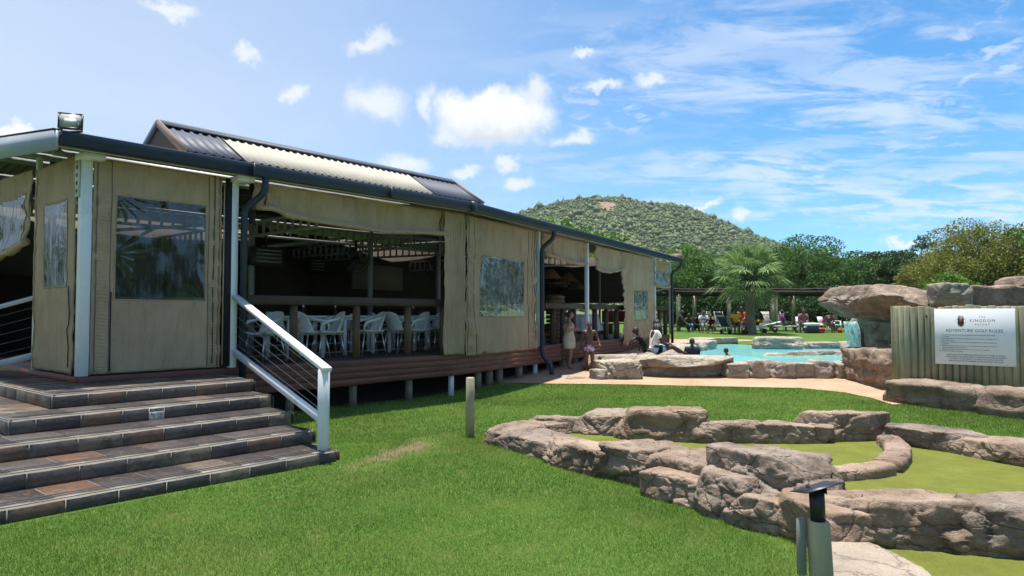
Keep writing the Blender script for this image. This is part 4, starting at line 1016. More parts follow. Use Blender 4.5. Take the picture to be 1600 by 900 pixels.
w = Wall('pool_rocks', 'sandy flat rocks between the deck and the pool', (5.2, 21.3, .4), 'pale_rock')
w.run([(4.40, 19.75, 2.4, 1.4, .60, 55), (5.15, 21.9, 2.4, 1.3, .66, 62), (6.25, 24.1, 2.5, 1.4, .70, 58), (7.05, 26.4, 2.2, 1.1, .72, 70)], rough=.55)
w = Wall('pool_rocks', 'low rock island in the pool', (8.6, 20.8, .3), 'sand_rock')
w.stone(8.85, 20.75, 2.0, .7, .53, 4, .6, rough=.6); w.stone(7.65, 20.55, .8, .4, .47, 10, .4, sub=4)
w = Wall('pool_rocks', 'layered pale rock bank on the far side of the pool', (9.8, 24.6, .4), 'pale_rock')
w.run([(9.25, 24.4, 2.0, 1.1, .82, -6), (10.85, 24.75, 1.5, .8, .63, 2), (12.0, 24.75, 1.4, .9, .65, 8), (8.2, 28.5, 1.9, .6, .66, 0), (13.1, 22.9, 2.0, 1.0, .66, 60)], rough=.7, strata=1.2)

# waterfall
def wf(s, t):
    return np.column_stack([8.62 + .36 * s + .08 * t - .03 * np.sin(t * 5 + s * 4), 18.35 + .1 * s - .25 * t ** .5 + .04 * np.sin(s * 17 + t * 3), 1.40 - 1.0 * t])
o = put('waterfall', grid(wf, 26, 30), M['falling_water'], smooth=True); tag(o, 'thin white waterfall dropping from the rock overhang into the pool', 'waterfall'); q = o.modifiers.new('s', 'SOLIDIFY'); q.thickness = .012
def slide(s, t): a = PI * (s - .5) * 1.2; return np.column_stack([11.0 + 1.7 * t, 14.3 + .35 * np.sin(a), 1.82 + .09 * np.cos(a)])
o = put('slide_edge', grid(slide, 12, 6), M['blue_plastic'], smooth=True); tag(o, 'bright blue plastic edge peeking over the pole fence', 'slide'); q = o.modifiers.new('s', 'SOLIDIFY'); q.thickness = .03

# ------------------------------------------------------------------ pole fence and sign
fe = thing('pole_fence', 'fence of upright green treated poles behind the golf rules sign', 'fence', (7.9, 12.2, .25))
f0, f1 = np.array([7.32, 13.05]), np.array([9.05, 11.35]); fdir = (f1 - f0) / np.linalg.norm(f1 - f0); fl_ = float(np.linalg.norm(f1 - f0)); fno = np.array([-fdir[1], fdir[0]]) * -1
if fno[1] > 0: fno = -fno
rs = np.random.default_rng(5); x = 0; i = 0
pole_list = []
for k in range(4):                       # the bend at the pool end
    q = f0 - fdir * .108 * (k + 1) * .75 - fno * (.03 + .06 * k * (k + 1) * .5); pole_list.append((q, .058))
while x < fl_ + 1.5: pole_list.append((f0 + fdir * x, rs.uniform(.052, .064))); x += .110
for i, (q, r) in enumerate(pole_list):
    top = 1.74 + rs.uniform(-.02, .02) + .02 * math.sin(i * .6); tl = rs.normal(0, .008)
    z0 = .22
    g = tube([Vector((q[0], q[1], z0)), Vector((q[0] + tl, q[1], .9)), Vector((q[0] + tl * 1.5, q[1], top - .012)), Vector((q[0] + tl * 1.5, q[1], top))], [r * 1.05, r, r * .96, r * .86], 14)
    pl = put('pole', g, M['green_pole'], fe, smooth=False)
    if i % 5 == 2:
        zz = rs.uniform(.9, 1.6); c = Vector((q[0] + fno[0] * r * .92, q[1] + fno[1] * r * .92, zz)); put('knot', xf(ico(2)) if 0 else (ico(2)[0] * np.array([.018, .018, .026]) + np.array(c[:]), ico(2)[1]), M['dark_wood'], pl, smooth=True)
sa, sb = .46, 1.66                      # sign span along the fence
ex = Vector((*fdir, 0)); ez = Vector((0, 0, 1)); so = Vector((*(f0 + fdir * (sa + sb) / 2 + fno * .072), 0))
ey = Vector((*fno, 0))
sg = thing('rules_sign', 'white golf rules board with a crest screwed to the pole fence', 'sign', so + ez * .68)
SW, SH = sb - sa, .98; zc = 1.205
put('board', frame_xf(box((0, 0, 0), (SW, SH, .012)), so + ez * zc, ex, ez, ey), M['board_white'], sg, bevel=.003)
def sign_text(s, x, y, size, m='ink', align='CENTER', space=1.0, name='lettering'):
    g = text_geo(s, size, align, .0006, space); put(name, frame_xf(g, so + ez * (zc + y) + ex * x + ey * .0075, ex, ez, ey), M[m], sg)
sign_text('THE', .13, .335, .040, space=1.6); sign_text('KINGDOM', .13, .262, .068, space=1.25); sign_text('RESORT', .13, .205, .042, space=1.6)
sign_text('ADVENTURE GOLF RULES', .0, .085, .074)
lines = ['1.  The object of Adventure Golf is to get the ball in the hole using the least strokes', '     as possible.', '2.  A normal stroke is used and when the player will not hit the ball more hard and low', '     the possible stroke.',
         '3.  Only five to six people at a time can play and the game is over after the length cart', '     as possible.', '4.  Maximum shots are seven; on shot 7 or on 8 the ball must be picked up and score', '     the hole; take the lost ball and start it.',
         '5.  All balls and putters must be returned to the hire shop golf in Reception', '6.  Maximum of 5 players per group.']
for k, t in enumerate(lines): sign_text(t, -.52, .022 - k * .0315, .0245, align='LEFT')
for k, t in enumerate(['GUESTS USE THE ADVENTURE GOLF FACILITY AT THEIR OWN RISK.', 'MANAGEMENT AND EMPLOYEES OF THE KINGDOM RESORT RESERVE', 'THE RIGHT TO ASK GUESTS TO LEAVE THE ADVENTURE GOLF', 'AREA FOR FAILURE TO OBSERVE THE ADVENTURE GOLF RULES.']):
    sign_text(t, .02, -.325 - k * .036, .0285)
# crest
def disc_poly(pts, z=.0006): n = len(pts); return arr([(a, b, 0) for a, b in pts] + [(a, b, z) for a, b in pts]), [tuple(range(n)), tuple(range(2 * n - 1, n - 1, -1))] + [(i, n + i, n + (i + 1) % n, (i + 1) % n) for i in range(n)]
star = []
for k in range(40):
    a = 2 * PI * k / 40; r = 1.0 if k % 2 else .86; star.append((math.copysign(abs(math.cos(a)) ** .6, math.cos(a)) * .052 * r, math.copysign(abs(math.sin(a)) ** .6, math.sin(a)) * .105 * r))
cxo = so + ez * (zc + .275) - ex * .19 + ey * .0072
cr = put('crest', frame_xf(disc_poly(star), cxo, ex, ez, ey), M['ink'], sg)
put('crest_centre', frame_xf(disc_poly([(math.cos(2 * PI * k / 20) * .026, math.sin(2 * PI * k / 20) * .062) for k in range(20)]), cxo + ey * .001, ex, ez, ey), M['ink_red'], cr)
for a, b in ((-.024, .07), (.024, .07), (-.024, -.07), (.024, -.07)): put('crest_mark', frame_xf(disc_poly([(a - .01, b - .008), (a + .01, b - .008), (a, b + .01)]), cxo + ey * .001, ex, ez, ey), M['board_white'], cr)
for s_ in (-1, 1): put('crest_ring', frame_xf(tube([(s_ * (.052 + .028 * math.sin(PI * k / 12)), .035 * math.cos(PI * k / 12), 0) for k in range(13)], .0016, 4), cxo, ex, ez, ey), M['metal_box'], cr)
for a, b in ((-1, 1), (1, 1), (-1, -1), (1, -1), (0, -1)): put('screw', frame_xf(tube([(a * (SW / 2 - .02), b * (SH / 2 - .02), .005), (a * (SW / 2 - .02), b * (SH / 2 - .02), .011)], .009, 8), so + ez * zc, ex, ez, ey), M['steel'], sg)

# ------------------------------------------------------------------ bollards
bp = G(734, 683, 0)
bo = thing('timber_bollard', 'short weathered round timber post standing alone in the lawn', 'bollard', bp)
put('post', tube([bp - Vector((0, 0, .05)), bp + Vector((.004, 0, .4)), bp + Vector((.006, 0, .765)), bp + Vector((.006, 0, .775))], [.058, .056, .055, .046], 16), M['bollard_wood'], bo)
bp = Vector((1.655, 3.80, 0)); tp = .50
lb = thing('lamp_bollard', 'green treated bollard with black tube lamp and tilted flat cap', 'bollard', bp)
put('post', tube([bp - Vector((0, 0, .05)), bp + Vector((-.01, 0, .25)), bp + Vector((-.022, 0, tp - .012)), bp + Vector((-.022, 0, tp))], [.061, .060, .059, .052], 20), M['bollard_wood'], lb)
tb = bp + Vector((-.022, 0, tp))
tub = put('tube', tube([tb - Vector((.0, 0, .01)), tb + Vector((-.006, 0, .165))], .039, 20), M['black_plastic'], lb, smooth=False)
cp = tb + Vector((-.006, 0, .165))
put('cap_plate', xf(box((0, 0, 0), (.215, .19, .004)), (cp.x, cp.y, cp.z + .012), math.radians(8), math.radians(-11), math.radians(-13)), M['black_plastic'], lb)
for s_ in (-1, 1): put('cap_bracket', xf(box((0, 0, 0), (.004, .09, .03)), (cp.x + .035 * s_, cp.y, cp.z + .0)), M['black_plastic'], lb)
put('metal_strip', box(bp + Vector((-.108, .012, .36)), (.044, .03, .30), .1), M['metal_box'], lb, bevel=.004)

# caution plate on the riser
pu = uA(248, TV[3] - .016); co = A(pu, TV[3] - .0165, TZ[3] - .083)
ex, ey = Vector((*U1, 0)), Vector((*(-V1), 0))
cs = thing('caution_sign', 'small caution slippery when wet plate on a stair riser', 'sign', co)
put('plate', frame_xf(box((0, 0, 0), (.165, .142, .005)), co, ex, ez, ey), M['sticker'], cs)
def cs_text(s, x, y, size, m='ink'): put('lettering', frame_xf(text_geo(s, size, 'CENTER', .0004), co + ex * x + ez * y + ey * .0032, ex, ez, ey), M[m], cs)
put('header', frame_xf(box((0, .047, .0029), (.155, .040, .001)), co, ex, ez, ey), M['ink'], cs); cs_text('CAUTION', 0, .0345, .036, 'sticker')
cs_text('SLIPPERY', .035, .008, .020); cs_text('WHEN', .035, -.014, .020); cs_text('WET', .035, -.036, .020)
put('falling_figure', [frame_xf(g, co + ey * .003, ex, ez, ey) for g in (bar((-.06, .015, 0), (-.035, -.01, 0), .001, .009, (0, 1, 0)), bar((-.035, -.01, 0), (-.03, -.035, 0), .001, .006, (0, 1, 0)), bar((-.04, -.005, 0), (-.012, -.012, 0), .001, .006, (0, 1, 0)), bar((-.055, .01, 0), (-.065, -.015, 0), .001, .005, (0, 1, 0)))], M['ink'], cs)
put('footer_line', frame_xf(box((0, -.050, .0029), (.15, .003, .001)), co, ex, ez, ey), M['ink'], cs)

# flood light on the roof corner
fo = A(-.36, -.38, 3.77)
fd = thing('flood_light', 'square black flood light on the roof corner', 'lamp', fo)
fx = Vector((.93, .37, 0)).normalized(); fy = Vector((.36, -.90, .10)).normalized(); fz = fx.cross(-fy).normalized()
fz = fz if fz.z > 0 else -fz
put('housing', frame_xf(box((0, 0, 0), (.255, .05, .19)), fo + Vector((.09, 0, .125)), fx, -fy, fz), M['navy_paint'], fd, bevel=.008)
put('rim', frame_xf(merge([box((0, -.030, .088), (.255, .014, .014)), box((0, -.030, -.088), (.255, .014, .014)), box((.120, -.030, 0), (.014, .014, .162)), box((-.120, -.030, 0), (.014, .014, .162))]), fo + Vector((.09, 0, .125)), fx, -fy, fz), M['black_plastic'], fd)
put('lens', frame_xf(box((0, -.0275, 0), (.225, .006, .161)), fo + Vector((.09, 0, .125)), fx, -fy, fz), M['lamp_glass'], fd)
put('led_panel', frame_xf(box((0, -.032, -.01), (.13, .004, .075)), fo + Vector((.09, 0, .125)), fx, -fy, fz), M['sticker'], fd)
put('bracket', [bar(fo + Vector((-.03, .02, -.01)), fo + Vector((-.03, .02, .1)), .03, .008), bar(fo + Vector((.2, -.02, -.01)), fo + Vector((.2, -.02, .1)), .03, .008), bar(fo + Vector((-.06, .03, .0)), fo + Vector((.24, -.03, .0)), .04, .02)], M['black_plastic'], fd)
# small things by the deck
o = put('orange_cable', tube([A(uA(440, .0), .02, .40), A(uA(470, .02), .02, .405), A(uA(520, .02), .02, .39), A(uA(560, .02), .02, .40), A(uA(600, .02), .02, .41)], .010, 6), M['orange_cable']); tag(o, 'thin orange cable slung under the deck edge', 'cable')
pts = [Vector(GG(808, 585)) + Vector((.25 * math.cos(t), .18 * math.sin(t), .03 + .012 * t)) for t in np.linspace(0, 14, 60)]
o = put('garden_hose', tube(pts, .014, 6), M['hose_green'], smooth=True); tag(o, 'coiled dark green hose under the deck', 'hose')

# ------------------------------------------------------------------ hill
HD = 760.
def hill():
    prof = [(500, 455), (600, 430), (700, 380), (760, 350), (815, 331), (850, 322), (890, 313), (940, 308), (965, 309), (1000, 316), (1050, 320), (1085, 330), (1120, 347), (1160, 366), (1200, 384), (1245, 398), (1290, 415), (1340, 440), (1420, 470), (1500, 490)]
    pts = [AT(a, b, HD) for a, b in prof]; xs = np.array([p.x for p in pts]); hs = np.array([p.z for p in pts])
    def hz(x, y):
        r = np.interp(x, xs, hs, left=0, right=0); d = (y - HD) / 330.
        s = np.where(d < 0, np.clip(1 - np.abs(d) ** 1.25, 0, 1), np.clip(1 - (d * .6) ** 2, 0, 1))
        q = np.stack([x / 60, y / 60, x * 0], 1)
        return r * s * (1 + .0 * x) + 9 * fbm(q, 4) * np.clip(r / 40, 0, 1) * np.clip(np.abs(d) * 2.5, .15, 1) - 1
    nx, ny = 190, 90
    g = grid(lambda s, t: np.column_stack([xs[0] - 40 + (xs[-1] - xs[0] + 80) * s, 425 + 560 * t, hz(xs[0] - 40 + (xs[-1] - xs[0] + 80) * s, 425 + 560 * t)]), nx, ny)
    h = kind(put('hill', g, M['hill_soil'], smooth=True, org=(0, HD, 0)), 'structure')
    rs = np.random.default_rng(2); n = 54000
    x = rs.uniform(-70, 410, n); y = rs.uniform(430, HD + 25, n)
    z = hz(x, y); ok = z > 4
    # bare red scar near the top
    sc = AT(948, 331, HD - 70); e = np.hypot((x - sc.x) / 10, (y - sc.y) / 26) + fbm(np.stack([x / 9, y / 9, x * 0], 1), 3) * 1.0
    ok &= (e > .85) & (rs.random(n) < .55 + .9 * (fbm(np.stack([x / 22, y / 22, x * 0], 1), 4) + .35))
    x, y, z = x[ok], y[ok], z[ok]
    octa = (np.array([(1, 0, 0), (-1, 0, 0), (0, 1, 0), (0, -1, 0), (0, 0, 1), (0, 0, -1)], float), [(0, 2, 4), (2, 1, 4), (1, 3, 4), (3, 0, 4), (2, 0, 5), (1, 2, 5), (3, 1, 5), (0, 3, 5)])
    VV, FV, SV, off = [], [], [], 0
    for msk, (d, F) in ((y < 590, ico(1)), (y >= 590, octa)):
        F = np.array(F); xx, yy, zz = x[msk], y[msk], z[msk]; k = len(xx)
        r = rs.lognormal(-.22, .55, k); sq = rs.uniform(.65, 1.2, k); jit = rs.uniform(.55, 1.4, (k, len(d), 1)); cs, sn = np.cos(xx * 7), np.sin(xx * 7)
        Q = d[None] * jit * np.stack([r, r, r * sq], 1)[:, None, :]
        Q = np.stack([Q[..., 0] * cs[:, None] - Q[..., 1] * sn[:, None], Q[..., 0] * sn[:, None] + Q[..., 1] * cs[:, None], Q[..., 2]], -1) + np.stack([xx, yy, zz + r * .4], 1)[:, None, :]
        VV.append(Q.reshape(-1, 3)); FV.append((F[None] + (np.arange(k) * len(d))[:, None, None]).reshape(-1, 3) + off); SV.append(np.repeat(np.clip(rs.normal(.45, .25, k) + .8 * fbm(np.stack([xx / 30, yy / 30, xx * 0], 1), 3), 0, 1), len(F))); off += k * len(d)
    V = np.vstack(VV); FF_ = np.vstack(FV); m = len(FF_)
    me = bpy.data.meshes.new('hill_bushes'); me.vertices.add(len(V)); me.vertices.foreach_set('co', V.astype(np.float32).ravel())
    me.loops.add(m * 3); me.loops.foreach_set('vertex_index', FF_.ravel().astype(np.int32)); me.polygons.add(m); me.polygons.foreach_set('loop_start', np.arange(0, m * 3, 3, dtype=np.int32)); me.update(calc_edges=True)
    sh = me.attributes.new('shade', 'FLOAT', 'FACE'); sh.data.foreach_set('value', np.concatenate(SV).astype(np.float32))
    me.materials.append(M['hill_bush']); o = bpy.data.objects.new('hill_bushes', me); C.objects.link(o); kind(o, 'stuff', 'dense scrub bushes covering the distant hill'); o['category'] = 'bushes'
    # scar rock face
    def sf(s, t):
        a = 2 * PI * s; rr = t * (1 + .35 * np.sin(3 * a + 1) + .2 * np.sin(7 * a)); X = sc.x + 7 * rr * np.cos(a); Y = sc.y + 20 * rr * np.sin(a)
        return np.column_stack([X, Y, hz(X, Y) + .5 + 2.2 * fbm(np.stack([X / 4, Y / 4, X * 0], 1), 3)])
    kind(put('hill_scar', grid(sf, 40, 10), M['hill_scar']), 'structure')
hill()

# ------------------------------------------------------------------ trees
def leaves(name, cen, nrm_up, size, shade, mat, parent, rs, aspect=.5):
    n = len(cen); a = rs.normal(0, 1, (n, 3)); a[:, 2] += nrm_up; a /= np.linalg.norm(a, axis=1)[:, None]
    t = np.cross(a, rs.normal(0, 1, (n, 3))); t /= np.linalg.norm(t, axis=1)[:, None]; b = np.cross(a, t)
    s = (size * rs.uniform(.6, 1.35, n))[:, None]
    V = np.empty((n, 4, 3)); V[:, 0] = cen - t * s; V[:, 1] = cen - b * s * aspect; V[:, 2] = cen + t * s; V[:, 3] = cen + b * s * aspect
    lo = V.reshape(-1, 3).min(0); hi = V.reshape(-1, 3).max(0); o0 = np.array([(lo[0] + hi[0]) / 2, (lo[1] + hi[1]) / 2, lo[2]]); V -= o0
    me = bpy.data.meshes.new(name); me.vertices.add(n * 4); me.vertices.foreach_set('co', V.astype(np.float32).ravel())
    me.loops.add(n * 4); me.loops.foreach_set('vertex_index', np.arange(n * 4, dtype=np.int32)); me.polygons.add(n); me.polygons.foreach_set('loop_start', np.arange(0, n * 4, 4, dtype=np.int32)); me.update(calc_edges=True)
    at = me.attributes.new('shade', 'FLOAT', 'FACE'); at.data.foreach_set('value', np.clip(shade, 0, 1).astype(np.float32))
    me.materials.append(M[mat]); o = bpy.data.objects.new(name, me); C.objects.link(o); WLOC[o.name] = Vector(o0)
    if parent: o.parent = parent; o.location = Vector(o0) - WLOC[parent.name]
    else: o.location = o0
    return o
def tree(label, px, D, base_y, top_py, width_px, mat, seed, n=9000, leaf=.13, trunk_h=.28, flat=.55, lean=0., nclump=46, loc=None, H=None, wid=None, bare=0, low=.15):
    rs = np.random.default_rng(seed)
    if loc is None:
        p = AT(px, 491, D); loc = Vector((p.x, D, float(gz(p.x, D)))); H = AT(px, top_py, D).z - loc.z; wid = width_px * D / 1100
    root = thing('tree', label, 'tree', loc, 'trees round the pool lawn')
    L0 = np.array(loc[:])
    # clump centres through an uneven crown
    c = []
    while len(c) < nclump:
        q = rs.normal(0, 1, 3); q /= np.linalg.norm(q); q *= rs.uniform(.25, 1) ** .6
        z = q[2]
        if z < -.75: continue
        c.append((q[0] * wid / 2 * (.86 - .12 * z), q[1] * wid / 2 * .85, H * (trunk_h + low + (1 - trunk_h - low) * (.5 + .5 * z))))
    c = np.array(c); c[:, :2] += rs.normal(0, wid * .035, (nclump, 2)); c[:, 0] += lean * (c[:, 2] / H)
    c[:, 2] = np.minimum(c[:, 2], H * .96)
    cr = wid * rs.uniform(.085, .17, nclump) * (46 / nclump) ** .3
    # limbs
    tr = [tube([Vector(loc) - Vector((0, 0, .2)), Vector(loc) + Vector((lean * .1, 0, H * trunk_h * .5)), Vector(loc) + Vector((lean * .2, 0, H * trunk_h))], [wid * .030 + .05, wid * .022 + .04, wid * .018 + .03], 10)]
    fork = L0 + np.array([lean * .2, 0, H * trunk_h])
    for k in range(0, nclump, 2):
        e = L0 + c[k]; m = fork * .45 + e * .55 + np.array([0, 0, H * .04]); m[:2] += rs.normal(0, wid * .03, 2)
        tr.append(tube([Vector(fork), Vector(m), Vector(e)], [wid * .011 + .015, wid * .007 + .01, .012], 6))
    put('trunk', tr, M['dark_wood'] if mat != 'leaf_yellow' else M['trunk'], root, smooth=True)
    w = cr ** 2; w /= w.sum(); idx = rs.choice(nclump, n, p=w)
    d = rs.normal(0, 1, (n, 3)); d /= np.linalg.norm(d, axis=1)[:, None]; rad = rs.uniform(.35, 1.08, n) ** .55
    cen = L0 + c[idx] + d * (cr[idx] * rad)[:, None] * np.array([1.15, 1.15, flat])
    tone = rs.normal(.45, .16, nclump)
    leaves('crown', cen, .6, leaf, tone[idx] + rs.normal(0, .16, n), mat, root, rs)
    return root
TL_ = [
 ('dark spreading thorn tree behind the far end of the deck', 1075, 58, 0, 398, 170, 'leaf_mid', 1, 12000, .15),
 ('bright green rounded tree behind the pavilion roof end', 1068, 68, 0, 381, 70, 'leaf_bright', 2, 8000, .16),
 ('broad dome shaped thorn tree to the right of the palm', 1245, 60, 0, 370, 210, 'leaf_mid', 3, 17000, .15),
 ('broad dark tree behind the palm crown', 1160, 66, 0, 392, 170, 'leaf_mid', 4, 11000, .15),
 ('dark dense tree beside the broad dome tree', 1345, 62, 0, 396, 130, 'leaf_dark', 5, 10000, .14),
 ('dark pointed evergreen tree with ragged top', 1385, 58, 0, 383, 90, 'leaf_dark', 6, 8000, .13),
 ('tall dark feathery tree rising behind the yellow green trees', 1432, 64, 0, 358, 70, 'leaf_dark', 7, 6000, .12),
 ('yellow green feathery tree with thin sparse twigs', 1530, 44, 0, 352, 190, 'leaf_yellow', 8, 24000, .095),
 ('yellow green bushy tree next to the dark evergreens', 1462, 48, 0, 388, 110, 'leaf_yellow', 9, 14000, .10),
 ('tall yellow green tree at the edge over the rocks', 1610, 42, 0, 360, 170, 'leaf_yellow', 10, 18000, .095),
 ('low bright bush below the yellow green trees', 1478, 40, 0, 425, 90, 'leaf_bright', 12, 5000, .09),
]
for (lb_, px, D, by, ty, wp_, mt, sd, n_, lf) in TL_:
    sp = mt == 'leaf_yellow'
    tree(lb_, px, D, by, ty, wp_, mt, sd, int(n_ * 1.7), lf * .72, trunk_h=.22 if sp else .16, flat=.8 if sp else .55, nclump=60 if not sp else 52, low=.05)
# dense shrubs under the trees close the view behind the pergola
for k, (px, D, ty, w_, mt) in enumerate(((1080, 56, 458, 120, 'leaf_dark'), (1185, 57, 462, 130, 'leaf_dark'), (1290, 55, 455, 150, 'leaf_dark'), (1400, 54, 452, 130, 'leaf_dark'), (1500, 50, 452, 140, 'leaf_dark'))):
    tree(['dark shrub behind the seated family by the deck end', 'dark shrub behind the palm trunk', 'dark shrub behind the cool box', 'dark shrub behind the waterfall rocks', 'dark shrub behind the pole fence'][k], px, D, 0, ty, w_, mt, 40 + k, 7000, .13, trunk_h=.04, flat=.8, nclump=40, low=.02)
# trees seen through the open back of the pavilion, and some behind the photographer that the clear windows mirror
for k, (x, y, h, w_, lb_) in enumerate(((-2.5, 30, 5.5, 7, 'leafy tree seen through the open back of the pavilion'), (2.5, 38, 6, 8, 'leafy tree beyond the far rail of the pavilion'), (-9, 27, 5.5, 7, 'leafy tree behind the dining room'),
                                        (-15, -4, 7, 8, 'round tree standing on the lawn across from the gable end'), (-19, 3, 6.5, 7, 'green tree facing the gable side blinds'), (10, -9, 7, 9, 'spreading tree on the lawn across from the deck'), (19, -5, 6, 9, 'broad tree across the lawn from the stair side blind'), (18, 4, 5, 8, 'low spreading tree beyond the golf course edge'), (21, 9, 5, 8, 'dense tree at the side of the golf course'), (30, 34, 7, 11, 'wide leafy tree beyond the rocks and the fence end'), (24, 22, 6, 9, 'round leafy tree behind the blue plastic edge'), (-22, 17, 5, 7, 'small tree mirrored in the narrow gable blind window'))):
    tree(lb_, 0, 0, 0, 0, 0, 'leaf_bright' if k < 3 else 'leaf_mid', 60 + k, 5000, .17, loc=Vector((x, y, float(gz(x, y)))), H=h, wid=w_, trunk_h=.12, low=.03)

# ------------------------------------------------------------------ palm
def palm():
    p = AT(1172, 491, 36.5); loc = Vector((p.x, 36.5, float(gz(p.x, 36.5)))); rs = np.random.default_rng(31)
    root = thing('palm_tree', 'fan palm with a thick trunk standing on the pool lawn', 'palm', loc)
    H = 2.55
    V, F = tube([loc + Vector((.01 * math.sin(k), 0, -.1 + (H + .1) * k / 14)) for k in range(15)], [.34 - .02 * k if k < 4 else .255 - .004 * k + .012 * (k % 2) for k in range(15)], 16)
    put('trunk', (V, F), M['trunk'], root, smooth=True)
    top = np.array(loc[:]) + np.array([0, 0, H])
    # shag of old leaf bases
    g = []
    for k in range(46):
        a = rs.uniform(0, 2 * PI); z = rs.uniform(-.35, .45); d = Vector((math.cos(a), math.sin(a), .9)); q = Vector(top) + Vector((math.cos(a) * .22, math.sin(a) * .22, z)); g.append(bar(q, q + d * rs.uniform(.18, .34), .07, .03))
    put('leaf_bases', g, M['dark_wood'], root)
    nf = 38
    for k in range(nf):
        el = math.radians(np.interp(k, [0, 9, 22, nf - 1], [86, 62, 22, -30])) + rs.normal(0, .10); az = k * 2.39996 + rs.normal(0, .15)
        d = Vector((math.cos(az) * math.cos(el), math.sin(az) * math.cos(el), math.sin(el)))
        pl = rs.uniform(.95, 1.25) * (1.0 if el > -.2 else .85); bl = rs.uniform(.98, 1.25)
        s0 = Vector(top) + Vector((math.cos(az) * .15, math.sin(az) * .15, .25))
        pe = s0 + d * pl + Vector((0, 0, -.16 * pl * max(0, math.cos(el))))
        fr = put('frond_stalk', tube([s0, s0.lerp(pe, .5) + Vector((0, 0, .06)), pe], [.03, .022, .014], 5), M['palm_leaf'], root)
        dd = (pe - s0).normalized(); side = dd.cross(Vector((0, 0, 1)))
        if side.length < .1: side = Vector((1, 0, 0))
        side.normalize(); up = side.cross(dd).normalized()
        V = []; F = []; sh = []; ns = 20
        for j in range(ns):
            a = math.radians(-128 + 256 * j / (ns - 1)) * .62; r = dd * math.cos(a) + side * math.sin(a) ; l = bl * (.72 + .28 * math.cos(a)) * rs.uniform(.92, 1.06)
            w_ = .5 * l * math.radians(256 * .62 / ns) * .85
            t = (dd * -math.sin(a) + side * math.cos(a))
            fold = up * (.025 if j % 2 else -.025)
            m1 = pe + r * l * .55 + up * .05 + fold; droop = Vector((0, 0, -1)) * l * rs.uniform(.10, .30)
            tip = pe + r * l + droop + fold
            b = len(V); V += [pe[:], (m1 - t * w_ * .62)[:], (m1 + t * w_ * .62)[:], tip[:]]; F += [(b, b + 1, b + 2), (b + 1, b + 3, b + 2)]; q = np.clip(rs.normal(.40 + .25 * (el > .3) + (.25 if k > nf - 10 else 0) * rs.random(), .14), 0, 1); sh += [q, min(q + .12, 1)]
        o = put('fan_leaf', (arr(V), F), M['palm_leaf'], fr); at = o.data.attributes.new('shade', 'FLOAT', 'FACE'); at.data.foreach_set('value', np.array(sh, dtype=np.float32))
palm()

# ------------------------------------------------------------------ pergola over the lawn
def pergola():
    D = 41.; x0, x1 = AT(1040, 455, D).x, AT(1452, 455, D).x; zt = AT(1200, 452, D).z; zg = float(gz(10, D))
    root = thing('pergola', 'long low pergola with a roof of thin poles behind the pool lawn', 'pergola', ((x0 + x1) / 2, D, zg))
    for y in (D, D + 3.4): put('beam', bar((x0, y, zt - .20), (x1, y, zt - .20), .12, .24), M['dark_wood'], root)
    for px in (1060, 1139, 1207, 1213, 1305, 1390, 1440):
        X = AT(px, 480, D).x; put('post', tube([(X, D, zg - .1), (X, D, zt - .3)], .125 if px not in (1213,) else .08, 10), M['green_pole'], root)
    for px in (1085, 1240, 1340): X = AT(px, 480, D + 3.4).x; put('post', tube([(X, D + 3.4, zg - .1), (X, D + 3.4, zt - .3)], .12, 8), M['green_pole'], root)
    rs = np.random.default_rng(8); n = int((x1 - x0) / .16)
    g = tube([(0, -.35, 0), (0, 3.9, 0)], .062, 7); me = to_mesh('roof_pole', g); me.materials.append(M['dark_wood'])
    for k in range(n):
        o = bpy.data.objects.new('roof_pole', me); C.objects.link(o); o.parent = root; o.location = Vector((x0 + k * .16, D + rs.uniform(-.06, .06), zt - .02 + rs.normal(0, .012))) - WLOC[root.name]; o.rotation_euler = (0, 0, rs.normal(0, .01))
pergola()

# ------------------------------------------------------------------ dining furniture
def chair_proto():
    r = thing('bucket_chair', 'x', 'chair', (0, 0, 0))
    def seat(s, t):
        x = (s - .5) * .46; y = (t - .5) * .44; return np.column_stack([x * (1 - .08 * (t < .5) * (1 - t)), y, .44 + .05 * (np.abs(s - .5) * 2) ** 3 - .02 * np.sin(PI * t) + .012 * t])
    o = put('seat', grid(seat, 12, 10), M['white_plastic'], r, smooth=True); q = o.modifiers.new('s', 'SOLIDIFY'); q.thickness = .012
    def back(s, t):
        a = (s - .5) * 2; w = .25 - .035 * t + .02 * np.sin(PI * t); z = .45 + .38 * t - .07 * np.abs(a) ** 3 * t
        y = -.21 - .09 * t + .13 * np.abs(a) ** 2.2 * (1 - .35 * t); return np.column_stack([a * w, y, z])
    o = put('backrest', grid(back, 14, 12), M['white_plastic'], r, smooth=True); q = o.modifiers.new('s', 'SOLIDIFY'); q.thickness = .012
    for s in (-1, 1):
        P = [Vector((s * .235, -.15, .72)), Vector((s * .275, -.04, .685)), Vector((s * .29, .08, .66)), Vector((s * .285, .17, .62)), Vector((s * .262, .20, .54)), Vector((s * .232, .19, .455))]
        put('armrest', tube(P, [.018, .026, .028, .026, .022, .020], 8), M['white_plastic'], r, smooth=True)
    for sx in (-1, 1):
        for sy in (-1, 1): put('leg', tube([(sx * .19, sy * .17, .44), (sx * .25, sy * .24, 0)], .013, 8), M['steel'], r)
    return r
def table_proto():
    r = thing('dining_table', 'x', 'table', (0, 0, 0))
    put('table_top', box((0, 0, .735), (.80, .80, .035)), M['white_plastic'], r, bevel=.01); put('apron', box((0, 0, .69), (.70, .70, .055)), M['white_plastic'], r)
    for sx in (-1, 1):
        for sy in (-1, 1): put('leg', bar((sx * .34, sy * .34, 0), (sx * .34, sy * .34, .68), .06, .06), M['white_plastic'], r)
    return r
CP, TP = chair_proto(), table_proto()
used = set()
